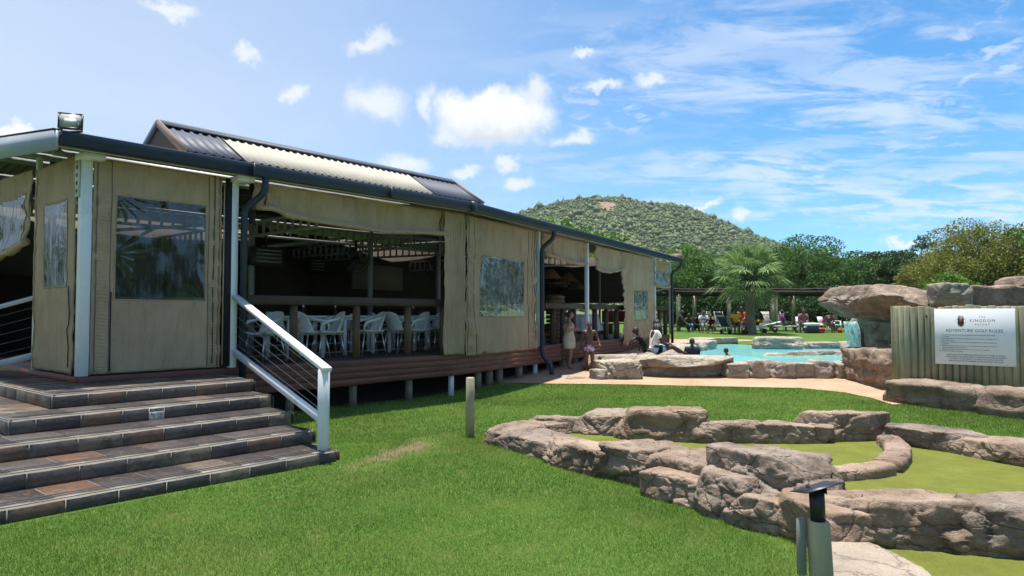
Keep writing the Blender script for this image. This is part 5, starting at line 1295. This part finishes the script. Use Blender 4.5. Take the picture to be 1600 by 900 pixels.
def place(proto, p, rz, label, group):
    o = proto if proto.name not in used else copy_tree(proto); used.add(proto.name)
    o.location = p; o.rotation_euler = (0, 0, rz); o['label'] = label; o['group'] = group; return o
GC, GT = 'white chairs in the dining area', 'white tables in the dining area'
rows = []
for px, v, face, lb_ in ((414, .95, 100, 'white bucket chair just inside the deck behind the stair railing'), (513, .85, 72, 'white bucket chair between the first two rail posts'), (578, .95, 72, 'white bucket chair just right of the second rail post'),
                         (648, .90, 75, 'white bucket chair right of the third rail post'), (686, 1.3, 72, 'white bucket chair half hidden by the bunched canvas strip')):
    rows.append((px, v, face, lb_))
base = math.degrees(RA)
for px, v, face, lb_ in rows: place(CP, A(uA(px, v), v, DECK), math.radians(base + face), lb_, GC)
for px, v, face, lb_ in ((440, 2.7, -150, 'white bucket chair at the second row table near the downpipe'), (538, 2.6, 30, 'white bucket chair behind the sauce bottles'), (600, 2.7, -140, 'white bucket chair in the second row beside the steel column'),
                         (672, 2.8, 30, 'white bucket chair in the second row near the canvas strip'), (487, 1.0, -95, 'white bucket chair facing away on the near table'), (625, 1.2, -95, 'white bucket chair tucked beside the third rail post')):
    place(CP, A(uA(px, v), v, DECK), math.radians(base + face), lb_, GC)
for px, v, lb_ in ((462, 1.35, 'white square table with a sauce bottle behind the first rail post'), (545, 1.75, 'white square table with a sauce bottle behind the second rail post'), (612, 1.75, 'white square table between second and third rail posts'), (668, 1.9, 'white square table beside the bunched canvas strip'), (500, 3.1, 'white square table in the second dining row')):
    place(TP, A(uA(px, v), v, DECK), RA, lb_, GT)
for px, v, lb_ in ((474, 1.35, 'sauce bottle with white cap near the first rail post'), (524, 1.7, 'sauce bottle with white cap near the second rail post'), (646, 1.8, 'sauce bottle behind the third rail post')):
    b = A(uA(px, v), v, DECK + .7525); r = thing('sauce_bottle', lb_, 'bottle', b, 'sauce bottles on tables')
    put('body', lathe([(.028, 0), (.032, .02), (.030, .11), (.018, .15), (.015, .16)], 12, b), M['cloth_maroon'], r, smooth=True); put('cap', lathe([(.017, .158), (.017, .185), (.006, .215)], 10, b), M['white_plastic'], r, smooth=True)
# things on the ceiling and walls
def box_thing(name, lb_, cat, c, s, m, rz=RA, front=None):
    r = thing(name, lb_, cat, Vector(c) - Vector((0, 0, s[2] / 2))); put('casing', box(c, s, rz), M[m], r, bevel=.012)
    q = Vector(c) + Vector((*(-V1 * (s[1] / 2 + .004)), 0)); 
    for k in range(4): put('grille_bar', bar(q + Vector((*(U1 * -s[0] * .42), (k - 1.5) * s[2] * .2)), q + Vector((*(U1 * s[0] * .42), (k - 1.5) * s[2] * .2)), .012, .02), M[front or 'steel_grey'], r)
    put('bracket', bar(Vector(c) + Vector((0, 0, s[2] / 2 - .01)), Vector(c) + Vector((0, 0, s[2] / 2 + .28)), .03, .03), M['black_plastic'], r)
u_ = uA(414, 2.6); box_thing('patio_heater', 'boxy black heater hanging near the downpipe end of the dining room', 'heater', A(u_, 2.6, 2.72), (.62, .25, .36), 'black_plastic')
u_ = uA(505, 6.5); box_thing('loudspeaker', 'small black loudspeaker on the tan back wall', 'speaker', A(u_, 6.9, 2.95), (.45, .3, .42), 'black_plastic')
def fan(px, v, z, lb_):
    c = A(uA(px, v), v, z); r = thing('wall_fan', lb_, 'fan', c - Vector((0, 0, .3))); n_ = Vector((*(-U1 * .5 - V1 * .8), 0)).normalized(); sx = Vector((-n_.y, n_.x, 0))
    for rr in (.30, .2, .1): put('cage_ring', tube([c + sx * (rr * math.cos(a)) + Vector((0, 0, rr * math.sin(a))) for a in np.linspace(0, 2 * PI, 25)], .008, 5), M['black_plastic'], r)
    for k in range(3):
        a = k * 2.094; d = sx * math.cos(a) + Vector((0, 0, math.sin(a))); e = d.cross(n_); put('blade', (arr([(c + d * .05 - e * .04)[:], (c + d * .27 - e * .09 + n_ * .03)[:], (c + d * .27 + e * .09 - n_ * .03)[:], (c + d * .05 + e * .04)[:]]), [(0, 1, 2, 3)]), M['black_plastic'], r)
    put('motor', tube([c - n_ * .16, c], [.07, .08], 12), M['black_plastic'], r); put('arm', bar(c - n_ * .12, c - n_ * .12 + Vector((0, 0, .45)), .04, .04), M['black_plastic'], r)
fan(556, 3.05, 2.82, 'black fan on the steel column over the dining tables'); fan(682, 3.4, 2.8, 'black fan high up near the bend of the pavilion')
# bar side of the second wing
lamp = thing('pendant_lamp', 'x', 'lamp', (0, 0, 0))
put('shade', lathe([(.06, .30), (.09, .29), (.36, .0), (.35, .0), (.08, .27), (.05, .28)], 16), M['lamp_shade'], lamp, smooth=True); put('cord', tube([(0, 0, .29), (0, 0, .95)], .008, 5), M['black_plastic'], lamp)
for k, (px, v, z) in enumerate(((860, 2.0, 2.75), (873, 3.2, 2.6), (888, 2.2, 2.72), (902, 3.0, 2.55), (880, 4.2, 2.8))):
    place(lamp, B(uB(px, v), v, z), 0, 'brown cone pendant lamp hanging over the bar', 'pendant lamps over the bar')
crt = thing('wooden_crate', 'x', 'crate', (0, 0, 0))
for sx, sy, w_, d_ in ((0, -.17, .5, .015), (0, .17, .5, .015), (-.245, 0, .015, .33), (.245, 0, .015, .33)):
    for k in range(3): put('slat', box((sx, sy, .06 + k * .105), (w_, d_, .088)), M['crate_wood'], crt)
put('bottom', box((0, 0, .01), (.48, .33, .014)), M['crate_wood'], crt)
for k in range(4):
    place(crt, B(uB(868, .62), .62, DECK + k * .325), RB + .05 * (k % 2), ['bottom wooden crate of the stack beside the downpipe', 'second wooden crate from the floor in the stack beside the downpipe', 'third wooden crate from the floor in the stack beside the downpipe', 'top wooden crate of the stack beside the downpipe'][k], 'stacked crates')
rk = thing('shelf_rack', 'black metal rack behind the crate stack', 'rack', B(uB(862, 2.6), 2.6, DECK))
for du in (-.5, .5):
    for dv in (-.18, .18): put('upright', bar(B(uB(862, 2.6) + du, 2.6 + dv, DECK), B(uB(862, 2.6) + du, 2.6 + dv, 2.75), .03, .03), M['black_plastic'], rk)
for k in range(5): put('shelf', box(B(uB(862, 2.6), 2.6, DECK + .25 + k * .4), (1.0, .38, .025), RB), M['black_plastic'], rk)
tt = thing('covered_table', 'table under a white cloth behind the rail posts', 'table', B(uB(906, 1.2), 1.2, DECK))
put('cloth', grid(lambda s, t: np.column_stack([(lambda q: q)(PB + np.outer(uB(906, 1.2) + (s - .5) * 1.5, U2) + np.outer(1.2 + (t - .5) * 1.1, V2)), DECK + .78 - .62 * np.clip(np.maximum(np.abs(s - .5), np.abs(t - .5)) * 2 - .75, 0, .25) / .25 * (.85 + .15 * np.sin(s * 30) * np.sin(t * 24))]), 40, 40), M['tarp_white'], tt, smooth=True)
for du in (-.5, .5):
    for dv in (-.35, .35): put('leg', bar(B(uB(906, 1.2) + du, 1.2 + dv, DECK), B(uB(906, 1.2) + du, 1.2 + dv, DECK + .76), .04, .04), M['steel_grey'], tt)
def side_chair(px, v, lb_):
    b = B(uB(px, v), v, DECK); r = thing('red_chair', lb_, 'chair', b, 'red chairs behind the rail'); Q = lambda du, dv, z: B(uB(px, v) + du, v + dv, DECK + z)
    put('backrest', bar(Q(-.2, -.22, .70), Q(-.2, .22, .70), .03, .40), M['red_plastic'], r, bevel=.02); put('seat', box(Q(0, 0, .45), (.45, .44, .04), RB), M['red_plastic'], r, bevel=.01)
    for du in (-.2, .2):
        for dv in (-.19, .19): put('leg', bar(Q(du, dv, 0), Q(du, dv, .45 if du > 0 else .86), .025, .025), M['steel'], r)
side_chair(953, .9, 'red backed chair beside the white post'); side_chair(972, 1.0, 'red backed chair half hidden by the rail post')

# ------------------------------------------------------------------ people
def skin_mesh(J, E, root, sub=2):
    names = list(J); me = bpy.data.meshes.new('sk'); me.from_pydata([J[n][0] for n in names], [(names.index(a), names.index(b)) for a, b in E], [])
    ob = bpy.data.objects.new('sk', me); C.objects.link(ob); m = ob.modifiers.new('skin', 'SKIN'); m.use_smooth_shade = True
    sv = me.skin_vertices[0].data
    for i, n in enumerate(names):
        r = J[n][1]; sv[i].radius = (r, r) if isinstance(r, (int, float)) else r; sv[i].use_root = (n == root)
    s = ob.modifiers.new('sub', 'SUBSURF'); s.levels = sub; s.render_levels = sub
    bpy.context.view_layer.update(); dg = bpy.context.evaluated_depsgraph_get(); ev = bpy.data.meshes.new_from_object(ob.evaluated_get(dg))
    V = np.array([v.co[:] for v in ev.vertices]).reshape(-1, 3); F = [tuple(p.vertices) for p in ev.polygons]
    bpy.data.objects.remove(ob); bpy.data.meshes.remove(me); bpy.data.meshes.remove(ev); return V, F
EDG = [('pel', 'wai'), ('wai', 'che'), ('che', 'nek'), ('nek', 'hed'), ('pel', 'hipL'), ('hipL', 'kneL'), ('kneL', 'ankL'), ('ankL', 'toeL'), ('pel', 'hipR'), ('hipR', 'kneR'), ('kneR', 'ankR'), ('ankR', 'toeR'),
       ('che', 'shoL'), ('shoL', 'elbL'), ('elbL', 'wriL'), ('che', 'shoR'), ('shoR', 'elbR'), ('elbR', 'wriR')]
RAD = dict(pel=.082, wai=.068, che=.080, nek=.033, hed=.030, hip=.060, kne=.038, ank=.024, toe=.021, sho=.038, elb=.025, wri=.018)
STAND = dict(pel=(0, 0, .525), wai=(0, .005, .62), che=(0, 0, .735), nek=(0, -.005, .83), hed=(0, .01, .885), hipL=(-.052, 0, .49), kneL=(-.055, .012, .275), ankL=(-.055, -.01, .045), toeL=(-.065, .075, .02),
             hipR=(.052, 0, .49), kneR=(.055, .012, .275), ankR=(.055, -.01, .045), toeR=(.065, .075, .02), shoL=(-.112, -.005, .79), elbL=(-.142, -.02, .625), wriL=(-.145, .03, .485), shoR=(.112, -.005, .79), elbR=(.142, -.02, .625), wriR=(.145, .03, .485))
def sit(seat=.26, lean=0., spread=.0, arms='knees', shin=.26):
    P = dict(STAND); dz = seat + .05 - .525
    for k in ('pel', 'wai', 'che', 'nek', 'hed', 'shoL', 'shoR'):
        x, y, z = P[k]; h = z - .525; P[k] = (x, y + math.sin(lean) * h, .525 + math.cos(lean) * h + dz)
    ks = seat + .03
    for s, q in (('L', -1), ('R', 1)):
        P['hip' + s] = (q * .055, .03, seat + .04); P['kne' + s] = (q * (.06 + spread), .26, max(ks, shin + .01)); P['ank' + s] = (q * (.06 + spread), .27 if shin > .2 else .40, .045); P['toe' + s] = (q * (.065 + spread), .35 if shin > .2 else .46, .022)
        sx, sy, sz = P['sho' + s]; P['elb' + s] = (q * .135, sy + .06, sz - .165); P['wri' + s] = (q * (.06 if arms == 'lap' else .085), .20, seat + .10)
    return P
def head_geo(c, H, fwd, scale=1.):
    """skull with jaw, nose, ears and eye sockets, facing fwd (local)"""
    d, F = ico(4); V = d * np.array([.046, .056, .066]) * H * scale; f = d[:, 1]
    V[:, 1] += .012 * H * np.exp(-((d[:, 0] / .20) ** 2 + ((d[:, 2] + .12) / .22) ** 2)) * (f > 0)      # nose
    V[:, 1] -= .006 * H * (np.exp(-(((np.abs(d[:, 0]) - .38) / .18) ** 2 + ((d[:, 2] - .10) / .14) ** 2))) * (f > 0)   # eyes
    V[:, 1] += .006 * H * np.exp(-((d[:, 0] / .35) ** 2 + ((d[:, 2] + .48) / .10) ** 2)) * (f > 0)        # lips
    V[:, 0] += np.sign(d[:, 0]) * .009 * H * np.exp(-(((np.abs(d[:, 0]) - 1) / .12) ** 2 + ((d[:, 2] - .0) / .28) ** 2 + ((d[:, 1] + .05) / .22) ** 2))
    V[:, 0] *= np.where(d[:, 2] < -.3, .86, 1.)
    g = xf((V, F), (0, 0, 0), math.radians(fwd)); return g[0] + np.array(c), F
def hand_geo(w, e, H):
    w, e = Vector(w), Vector(e); d = (w - e).normalized(); s = d.cross(Vector((0, 0, 1)));
    if s.length < .2: s = d.cross(Vector((0, 1, 0)))
    s.normalize(); n = s.cross(d).normalized(); g = [tube([w - d * .01 * H, w + d * .02 * H, w + d * .048 * H, w + d * .055 * H], [.016 * H, .021 * H, .021 * H, .014 * H], 8)]
    for k in range(4):
        o = w + d * .05 * H + s * (k - 1.5) * .0105 * H; l = (.036, .043, .040, .032)[k] * H; g.append(tube([o, o + d * l * .55 - n * .004 * H, o + d * l - n * .016 * H], [.0068 * H, .006 * H, .0045 * H], 6))
    o = w + d * .018 * H + s * -.018 * H; g.append(tube([o, o + d * .018 * H - s * .016 * H, o + d * .036 * H - s * .018 * H], [.008 * H, .007 * H, .005 * H], 6)); return merge(g)
def person(label, loc, rz, P, H, skin, clothes, hair='short', look=0., fat=1., hairm='hair', group=None):
    root = thing('person', label, 'person', (0, 0, 0), group)
    R = lambda k: RAD[k if k in RAD else k[:3]]
    J = {k: (tuple(c * H for c in p), R(k) * H * (fat if k in ('pel', 'wai', 'che') else 1)) for k, p in P.items()}
    V, F = skin_mesh(J, EDG, 'pel'); hc = Vector(J['hed'][0]) + Vector((0, .012 * H, .038 * H))
    gs = [(V, F), head_geo(hc, H, look), hand_geo(J['wriL'][0], J['elbL'][0], H), hand_geo(J['wriR'][0], J['elbR'][0], H)]
    put('body', gs, M[skin], root, smooth=True)
    # hair cap
    d, hf = ico(4); kp = np.ones(len(d), bool)
    def cap(sc, zmin, back):
        V = d * np.array([.0505, .0605, .070]) * H * sc; V = V + np.array([0, -.006 * H, .004 * H]) * 1.; V += (fbm(d * 6, 3)[:, None] * .012 * H) * d
        keep = (d[:, 2] > zmin - back * (d[:, 1] < .1)) & ~((d[:, 1] > .45) & (d[:, 2] < .55)); f = [q for q in hf if keep[list(q)].all()]
        g = xf((V, f), (0, 0, 0), math.radians(look)); return g[0] + np.array(hc[:]), f
    if hair == 'short': put('hair', cap(.98, .05, .55), M[hairm], root, smooth=True)
    elif hair == 'bun':
        put('hair', [cap(1.02, .0, .6), (d * .034 * H + np.array(hc[:]) + np.array([0, -.072 * H, .02 * H]), hf)], M[hairm], root, smooth=True)
    elif hair == 'long':
        g = [cap(1.06, -.05, 1.2)]; rs = np.random.default_rng(3)
        for k in range(26):
            a = math.radians(rs.uniform(95, 275) if k < 18 else rs.uniform(20, 80)); b0 = hc + Vector((math.sin(a) * .045 * H, math.cos(a) * .055 * H, .01 * H)); l = rs.uniform(.22, .30) * H
            g.append(tube([b0, b0 + Vector((math.sin(a) * .02 * H, math.cos(a) * .012 * H, -l * .4)), b0 + Vector((math.sin(a) * .03 * H, math.cos(a) * .02 * H, -l))], [.013 * H, .015 * H, .006 * H], 6))
        put('hair', g, M[hairm], root, smooth=True)
    def lerp(a, b, t): return tuple(x + (y - x) * t for x, y in zip(J[a][0], J[b][0]))
    for c in clothes:
        kind_, m = c[0], c[1]; k = c[2] if len(c) > 2 else 1.
        if kind_ in ('shirt', 'long_shirt', 'top'):
            Q = {n: (J[n][0], J[n][1] * (1.14 * k)) for n in ('pel', 'wai', 'che')}; Q['nb'] = (lerp('che', 'nek', .72), .042 * H); E_ = [('pel', 'wai'), ('wai', 'che'), ('che', 'nb')]
            if kind_ != 'top':
                for s in 'LR':
                    Q['sho' + s] = (J['sho' + s][0], J['sho' + s][1] * 1.22 * k); t = .62 if kind_ == 'shirt' else 1.; Q['e' + s] = (lerp('sho' + s, 'elb' + s, t), .037 * H * k); E_ += [('che', 'sho' + s), ('sho' + s, 'e' + s)]
                    if kind_ == 'long_shirt': Q['w' + s] = (lerp('elb' + s, 'wri' + s, .92), .027 * H * k); E_.append(('e' + s, 'w' + s))
            put('shirt', skin_mesh(Q, E_, 'wai'), M[m], root, smooth=True)
        if kind_ in ('shorts', 'trousers'):
            Q = {'pel': (J['pel'][0], J['pel'][1] * 1.13 * k), 'wb': (lerp('pel', 'wai', .55), J['wai'][1] * 1.12 * k)}; E_ = [('pel', 'wb')]
            for s in 'LR':
                Q['hip' + s] = (J['hip' + s][0], .068 * H * k); E_.append(('pel', 'hip' + s)); t = .62 if kind_ == 'shorts' else 1.; Q['k' + s] = (lerp('hip' + s, 'kne' + s, t), (.060 if kind_ == 'shorts' else .046) * H * k); E_.append(('hip' + s, 'k' + s))
                if kind_ == 'trousers': Q['a' + s] = (lerp('kne' + s, 'ank' + s, .9), .040 * H * k); E_.append(('k' + s, 'a' + s))
            put('shorts' if kind_ == 'shorts' else 'trousers', skin_mesh(Q, E_, 'pel'), M[m], root, smooth=True)
        if kind_ == 'dress':
            a = Vector(J['che'][0]); b = Vector(J['pel'][0]); h = (Vector(J['kneL'][0]) + Vector(J['kneR'][0])) / 2; low = b.lerp(h, .68)
            path = [a + Vector((0, 0, .035 * H)), a + Vector((0, .0, -.01 * H)), Vector(J['wai'][0]), b, b.lerp(low, .55), low]; rr = [.075 * H, .098 * H, .078 * H, .108 * H, .108 * H, .100 * H]
            g = tube(path, rr, 20, cap=False); put('dress', g, M[m], root, smooth=True)
            for s in (-1, 1): put('dress_strap', tube([a + Vector((s * .05 * H, .065 * H, .03 * H)), a + Vector((s * .055 * H, 0, .085 * H)), a + Vector((s * .05 * H, -.06 * H, .03 * H))], .010 * H, 6), M[m], root)
    root.location = loc; root.rotation_euler = (0, 0, rz)
    return root
P = dict(STAND); P.update(elbR=(.130, -.085, .655), wriR=(.09, .085, .685), elbL=(-.13, -.05, .63), wriL=(-.07, .11, .66), kneR=(.045, .02, .275))
g0 = GG(889, 576.5); person('woman in a short cream dress standing on the paving beside the deck', g0, math.radians(-80), P, 1.50, 'skin_light', [('dress', 'cloth_cream')], 'bun', -12)
P = dict(STAND); P.update(kneR=(.05, .05, .285), ankR=(.05, -.05, .085), toeR=(.055, .02, .035), elbL=(-.165, -.035, .655), wriL=(-.20, .02, .53), elbR=(.15, -.07, .65), wriR=(.155, -.02, .52), che=(0, .012, .735), hed=(0, .025, .88))
g0 = GG(921, 580); person('shirtless boy in flowered swim shorts walking on the paving', g0, math.radians(172), P, 1.27, 'skin_brown', [('shorts', 'cloth_swim', 1.1)], 'short', 0)
P = sit(.04, .12, .0); P.update(kneL=(-.06, .27, .17), ankL=(-.06, .42, .045), toeL=(-.06, .48, .03), kneR=(.05, .29, .13), ankR=(.05, .47, .035), toeR=(.05, .53, .03), wriL=(-.05, .22, .17), elbL=(-.12, .10, .20), wriR=(.05, .24, .15), elbR=(.13, .10, .20))
g0 = AT(1021, 500, 17.25); person('woman in white t-shirt and denim shorts sitting on the pool rocks', Vector((g0.x, 17.25, .605)), math.radians(-84), P, 1.55, 'skin_dark', [('shirt', 'cloth_white', 1.06), ('shorts', 'cloth_denim', 1.02)], 'long', -10)
P = sit(.05, .55); P.update(wriL=(-.17, .34, .20), elbL=(-.16, .27, .28), wriR=(.12, .16, .03), elbR=(.14, .12, .16), kneL=(-.06, .10, .10), ankL=(-.06, -.14, .05), toeL=(-.06, -.2, .04), kneR=(.06, .10, .10), ankR=(.06, -.14, .05), toeR=(.06, -.2, .04))
g0 = AT(1010, 500, 17.9); person('child in black leaning forward on the pool rocks', Vector((g0.x, 17.9, .59)), math.radians(78), P, 1.32, 'skin_dark', [('shirt', 'cloth_black'), ('shorts', 'cloth_black')], 'short', 0)
g0 = AT(1081, 500, 18.4); person('child in a navy top sitting in the pool with back turned', Vector((g0.x, 18.4, .12)), math.radians(-15), sit(.13, .05, .02, 'lap', .18), 1.32, 'skin_dark', [('shirt', 'cloth_navy', 1.05)], 'short')
g0 = AT(1138, 500, 18.6); person('child up to the neck in the pool water', Vector((g0.x, 18.6, .08)), math.radians(40), sit(.05, .15, .02, 'lap', .16), 1.12, 'skin_brown', [('shirt', 'cloth_blue')], 'short')
PG = 'people resting on the far lawn'
def far(label, px, D, face, Pz, H, skin, cl, hair='short', dz=0., fat=1.1):
    q = AT(px, 500, D); return person(label, Vector((q.x, D, float(gz(q.x, D)) + dz)), math.radians(face), Pz, H, skin, cl, hair, 0, fat, 'hair', PG)
far('person in brown clothes sitting on the lawn beside the pavilion end', 1062, 38.5, -110, sit(.20, .2), 1.72, 'skin_dark', [('long_shirt', 'cloth_brown', 1.25), ('trousers', 'cloth_brown', 1.2)])
far('person in blue jeans sitting low behind the group on the lawn', 1074, 39.6, 190, sit(.14, .3), 1.65, 'skin_dark', [('shirt', 'cloth_brown'), ('trousers', 'cloth_blue')])
far('person in dark top and jeans seated on the lawn', 1087, 38.6, 200, sit(.16, .35), 1.65, 'skin_dark', [('shirt', 'cloth_black'), ('trousers', 'cloth_navy')])
far('person in white top and grey trousers seated on the lawn', 1098, 37.6, 178, sit(.22, .35), 1.7, 'skin_brown', [('shirt', 'cloth_white'), ('trousers', 'cloth_grey')])
far('person in black top and grey shorts seated on the lawn', 1111, 38.0, 160, sit(.14, .4), 1.6, 'skin_brown', [('shirt', 'cloth_black'), ('shorts', 'cloth_grey')])
far('man in a yellow shirt sitting on a lounger by the palm', 1149, 36.0, 172, sit(.27, .25), 1.74, 'skin_dark', [('shirt', 'cloth_yellow', 1.15), ('shorts', 'cloth_maroon', 1.1)], dz=-.02)
far('person in rust orange clothes behind the palm trunk', 1159, 39.5, 150, sit(.30, .1), 1.75, 'skin_dark', [('long_shirt', 'cloth_rust', 1.1), ('trousers', 'cloth_rust')])
far('person in brown sitting on a far lounger behind the palm', 1191, 44., 60, sit(.30, .25), 1.7, 'skin_dark', [('shirt', 'cloth_brown'), ('trousers', 'cloth_yellow')])
far('person in a magenta top sitting on a lounger by the pergola post', 1224, 38.5, 250, sit(.26, -.15, shin=.16), 1.62, 'skin_dark', [('shirt', 'cloth_magenta', 1.05), ('shorts', 'cloth_teal', 1.15)])
far('person in a plaid shirt sitting on a white chair beside the cool box', 1253, 38., 178, sit(.26, .35), 1.72, 'skin_brown', [('shirt', 'cloth_plaid', 1.3), ('shorts', 'cloth_blue', 1.15)], fat=1.25)
far('person in a plaid shirt bent over on a white chair by the red bag', 1289, 38., 215, sit(.26, .75), 1.72, 'skin_brown', [('shirt', 'cloth_plaid', 1.3), ('shorts', 'cloth_grey', 1.1)], fat=1.25)

# ------------------------------------------------------------------ loungers, chairs and bags on the far lawn
def lounger(label, px, D, face, ang, fab, frame='white_plastic'):
    q = AT(px, 500, D); r = thing('sun_lounger', label, 'lounger', (0, 0, 0), 'sun loungers on the far lawn')
    put('frame', [bar((s * .30, -.62, .33), (s * .30, .95, .33), .05, .05) for s in (-1, 1)] + [bar((-.3, y, .33), (.3, y, .33), .05, .05) for y in (-.6, .2, .93)], M[frame], r)
    put('bed', box((0, .20, .365), (.56, 1.45, .03)), M[fab], r, bevel=.01)
    c, s_ = math.cos(ang), math.sin(ang); put('backrest', bar((0, -.52, .38), (0, -.52 - .85 * c, .38 + .85 * s_), .58, .045), M[fab], r, bevel=.012); put('back_band', bar((0, -.52 - .60 * c, .38 + .60 * s_ + .004), (0, -.52 - .70 * c, .38 + .70 * s_ + .004), .60, .05), M['grey_fabric'], r)
    for sx in (-1, 1):
        for y in (-.45, .8): put('leg', bar((sx * .28, y, 0), (sx * .28, y, .33), .045, .045), M[frame], r)
    for sx in (-1, 1): put('wheel', tube([(sx * .31 - .02, -.5, .12), (sx * .31 + .02, -.5, .12)], .12, 14), M['black_plastic'], r)
    r.location = (q.x, D, float(gz(q.x, D))); r.rotation_euler = (0, 0, math.radians(face))
lounger('grey backed lounger behind the seated group', 1107, 41.5, 175, 1.25, 'grey_fabric'); lounger('grey backed lounger next to the pergola post', 1129, 42, 182, 1.2, 'grey_fabric'); lounger('navy blue lounger beside the man in yellow', 1146, 36.6, -68, 1.0, 'blue_fabric')
lounger('white lounger with a black wheel behind the palm trunk', 1178, 37.8, 82, .25, 'white_plastic'); lounger('grey backed lounger under the person in brown', 1196, 44.4, 165, 1.2, 'grey_fabric'); lounger('grey backed lounger behind the person in magenta', 1224, 42, 178, 1.2, 'grey_fabric'); lounger('dark lounger under the person in magenta', 1226, 38.5, -110, .9, 'grey_fabric', 'metal_box')
def cool_box():
    q = AT(1268, 500, 37.2); z = float(gz(q.x, 37.2)); r = thing('cool_box', 'dark blue cool box with white lid on the far lawn', 'cool box', (q.x, 37.2, z))
    put('tub', box((q.x, 37.2, z + .20), (.62, .42, .40), .05), M['navy_plastic'], r, bevel=.03); put('lid', box((q.x, 37.2, z + .47), (.66, .46, .145), .05), M['white_plastic'], r, bevel=.03)
    for s in (-1, 1): put('handle', tube([(q.x + s * .31, 37.1, z + .38), (q.x + s * .36, 37.1, z + .3), (q.x + s * .36, 37.3, z + .3), (q.x + s * .31, 37.3, z + .38)], .014, 6), M['white_plastic'], r)
cool_box()
def garden_chair(label, px, D, face):
    q = AT(px, 500, D); r = thing('garden_chair', label, 'chair', (0, 0, 0), 'white garden chairs on the far lawn')
    put('seat', box((0, 0, .41), (.48, .46, .035)), M['white_plastic'], r, bevel=.01); put('backrest', bar((0, -.22, .42), (0, -.32, .86), .46, .025), M['white_plastic'], r)
    for sx in (-1, 1):
        put('armrest', bar((sx * .25, -.27, .64), (sx * .25, .2, .62), .05, .025), M['white_plastic'], r)
        for sy in (-1, 1): put('leg', bar((sx * .21, sy * .2, .41 if sy < 0 else .62), (sx * .25, sy * .24, 0), .05, .05), M['white_plastic'], r)
    r.location = (q.x, D, float(gz(q.x, D))); r.rotation_euler = (0, 0, math.radians(face))
garden_chair('white garden chair under the person in plaid by the cool box', 1253, 38.1, 178); garden_chair('white garden chair under the bent over person in plaid', 1289, 38.1, 215); garden_chair('empty white garden chair beside the waterfall', 1304, 38.6, 200)
def bag(label, px, D, m, s):
    q = AT(px, 500, D); z = float(gz(q.x, D)); r = thing('bag', label, 'bag', (q.x, D, z)); put('sack', (rock_geo(s, s * .6, s * .8, int(px), 3, rough=.5, crack=0, strata=0)[0] + np.array([q.x, D, z + s * .36]), ico(3)[1]), M[m], r, smooth=True)
    put('strap', tube([(q.x - s * .3, D, z + s * .6), (q.x - s * .15, D, z + s * .95), (q.x + s * .15, D, z + s * .95), (q.x + s * .3, D, z + s * .6)], .02, 6), M[m], r)
bag('red bag on the grass beside the cool box', 1283, 37.4, 'red_plastic', .42); bag('small red bag on the grass beside the waterfall', 1312, 37.6, 'red_plastic', .3); bag('dark maroon bag at the foot of the palm', 1163, 36.0, 'cloth_maroon', .38)

# ------------------------------------------------------------------ air between here and the hill
def haze():
    m = bpy.data.materials.new('haze'); m.use_nodes = True; t = m.node_tree; t.nodes.clear()
    o = t.nodes.new('ShaderNodeOutputMaterial'); v = t.nodes.new('ShaderNodeVolumePrincipled'); v.inputs['Color'].default_value = (.90, .95, 1, 1); v.inputs['Density'].default_value = HAZE; v.inputs['Anisotropy'].default_value = .2
    t.links.new(v.outputs[0], o.inputs['Volume'])
    b = put('haze', box((0, 0, 90), (7000, 7000, 182)), m); kind(b, 'stuff', 'thin summer haze over the whole place'); b['category'] = 'haze'
HAZE = .00010
haze()
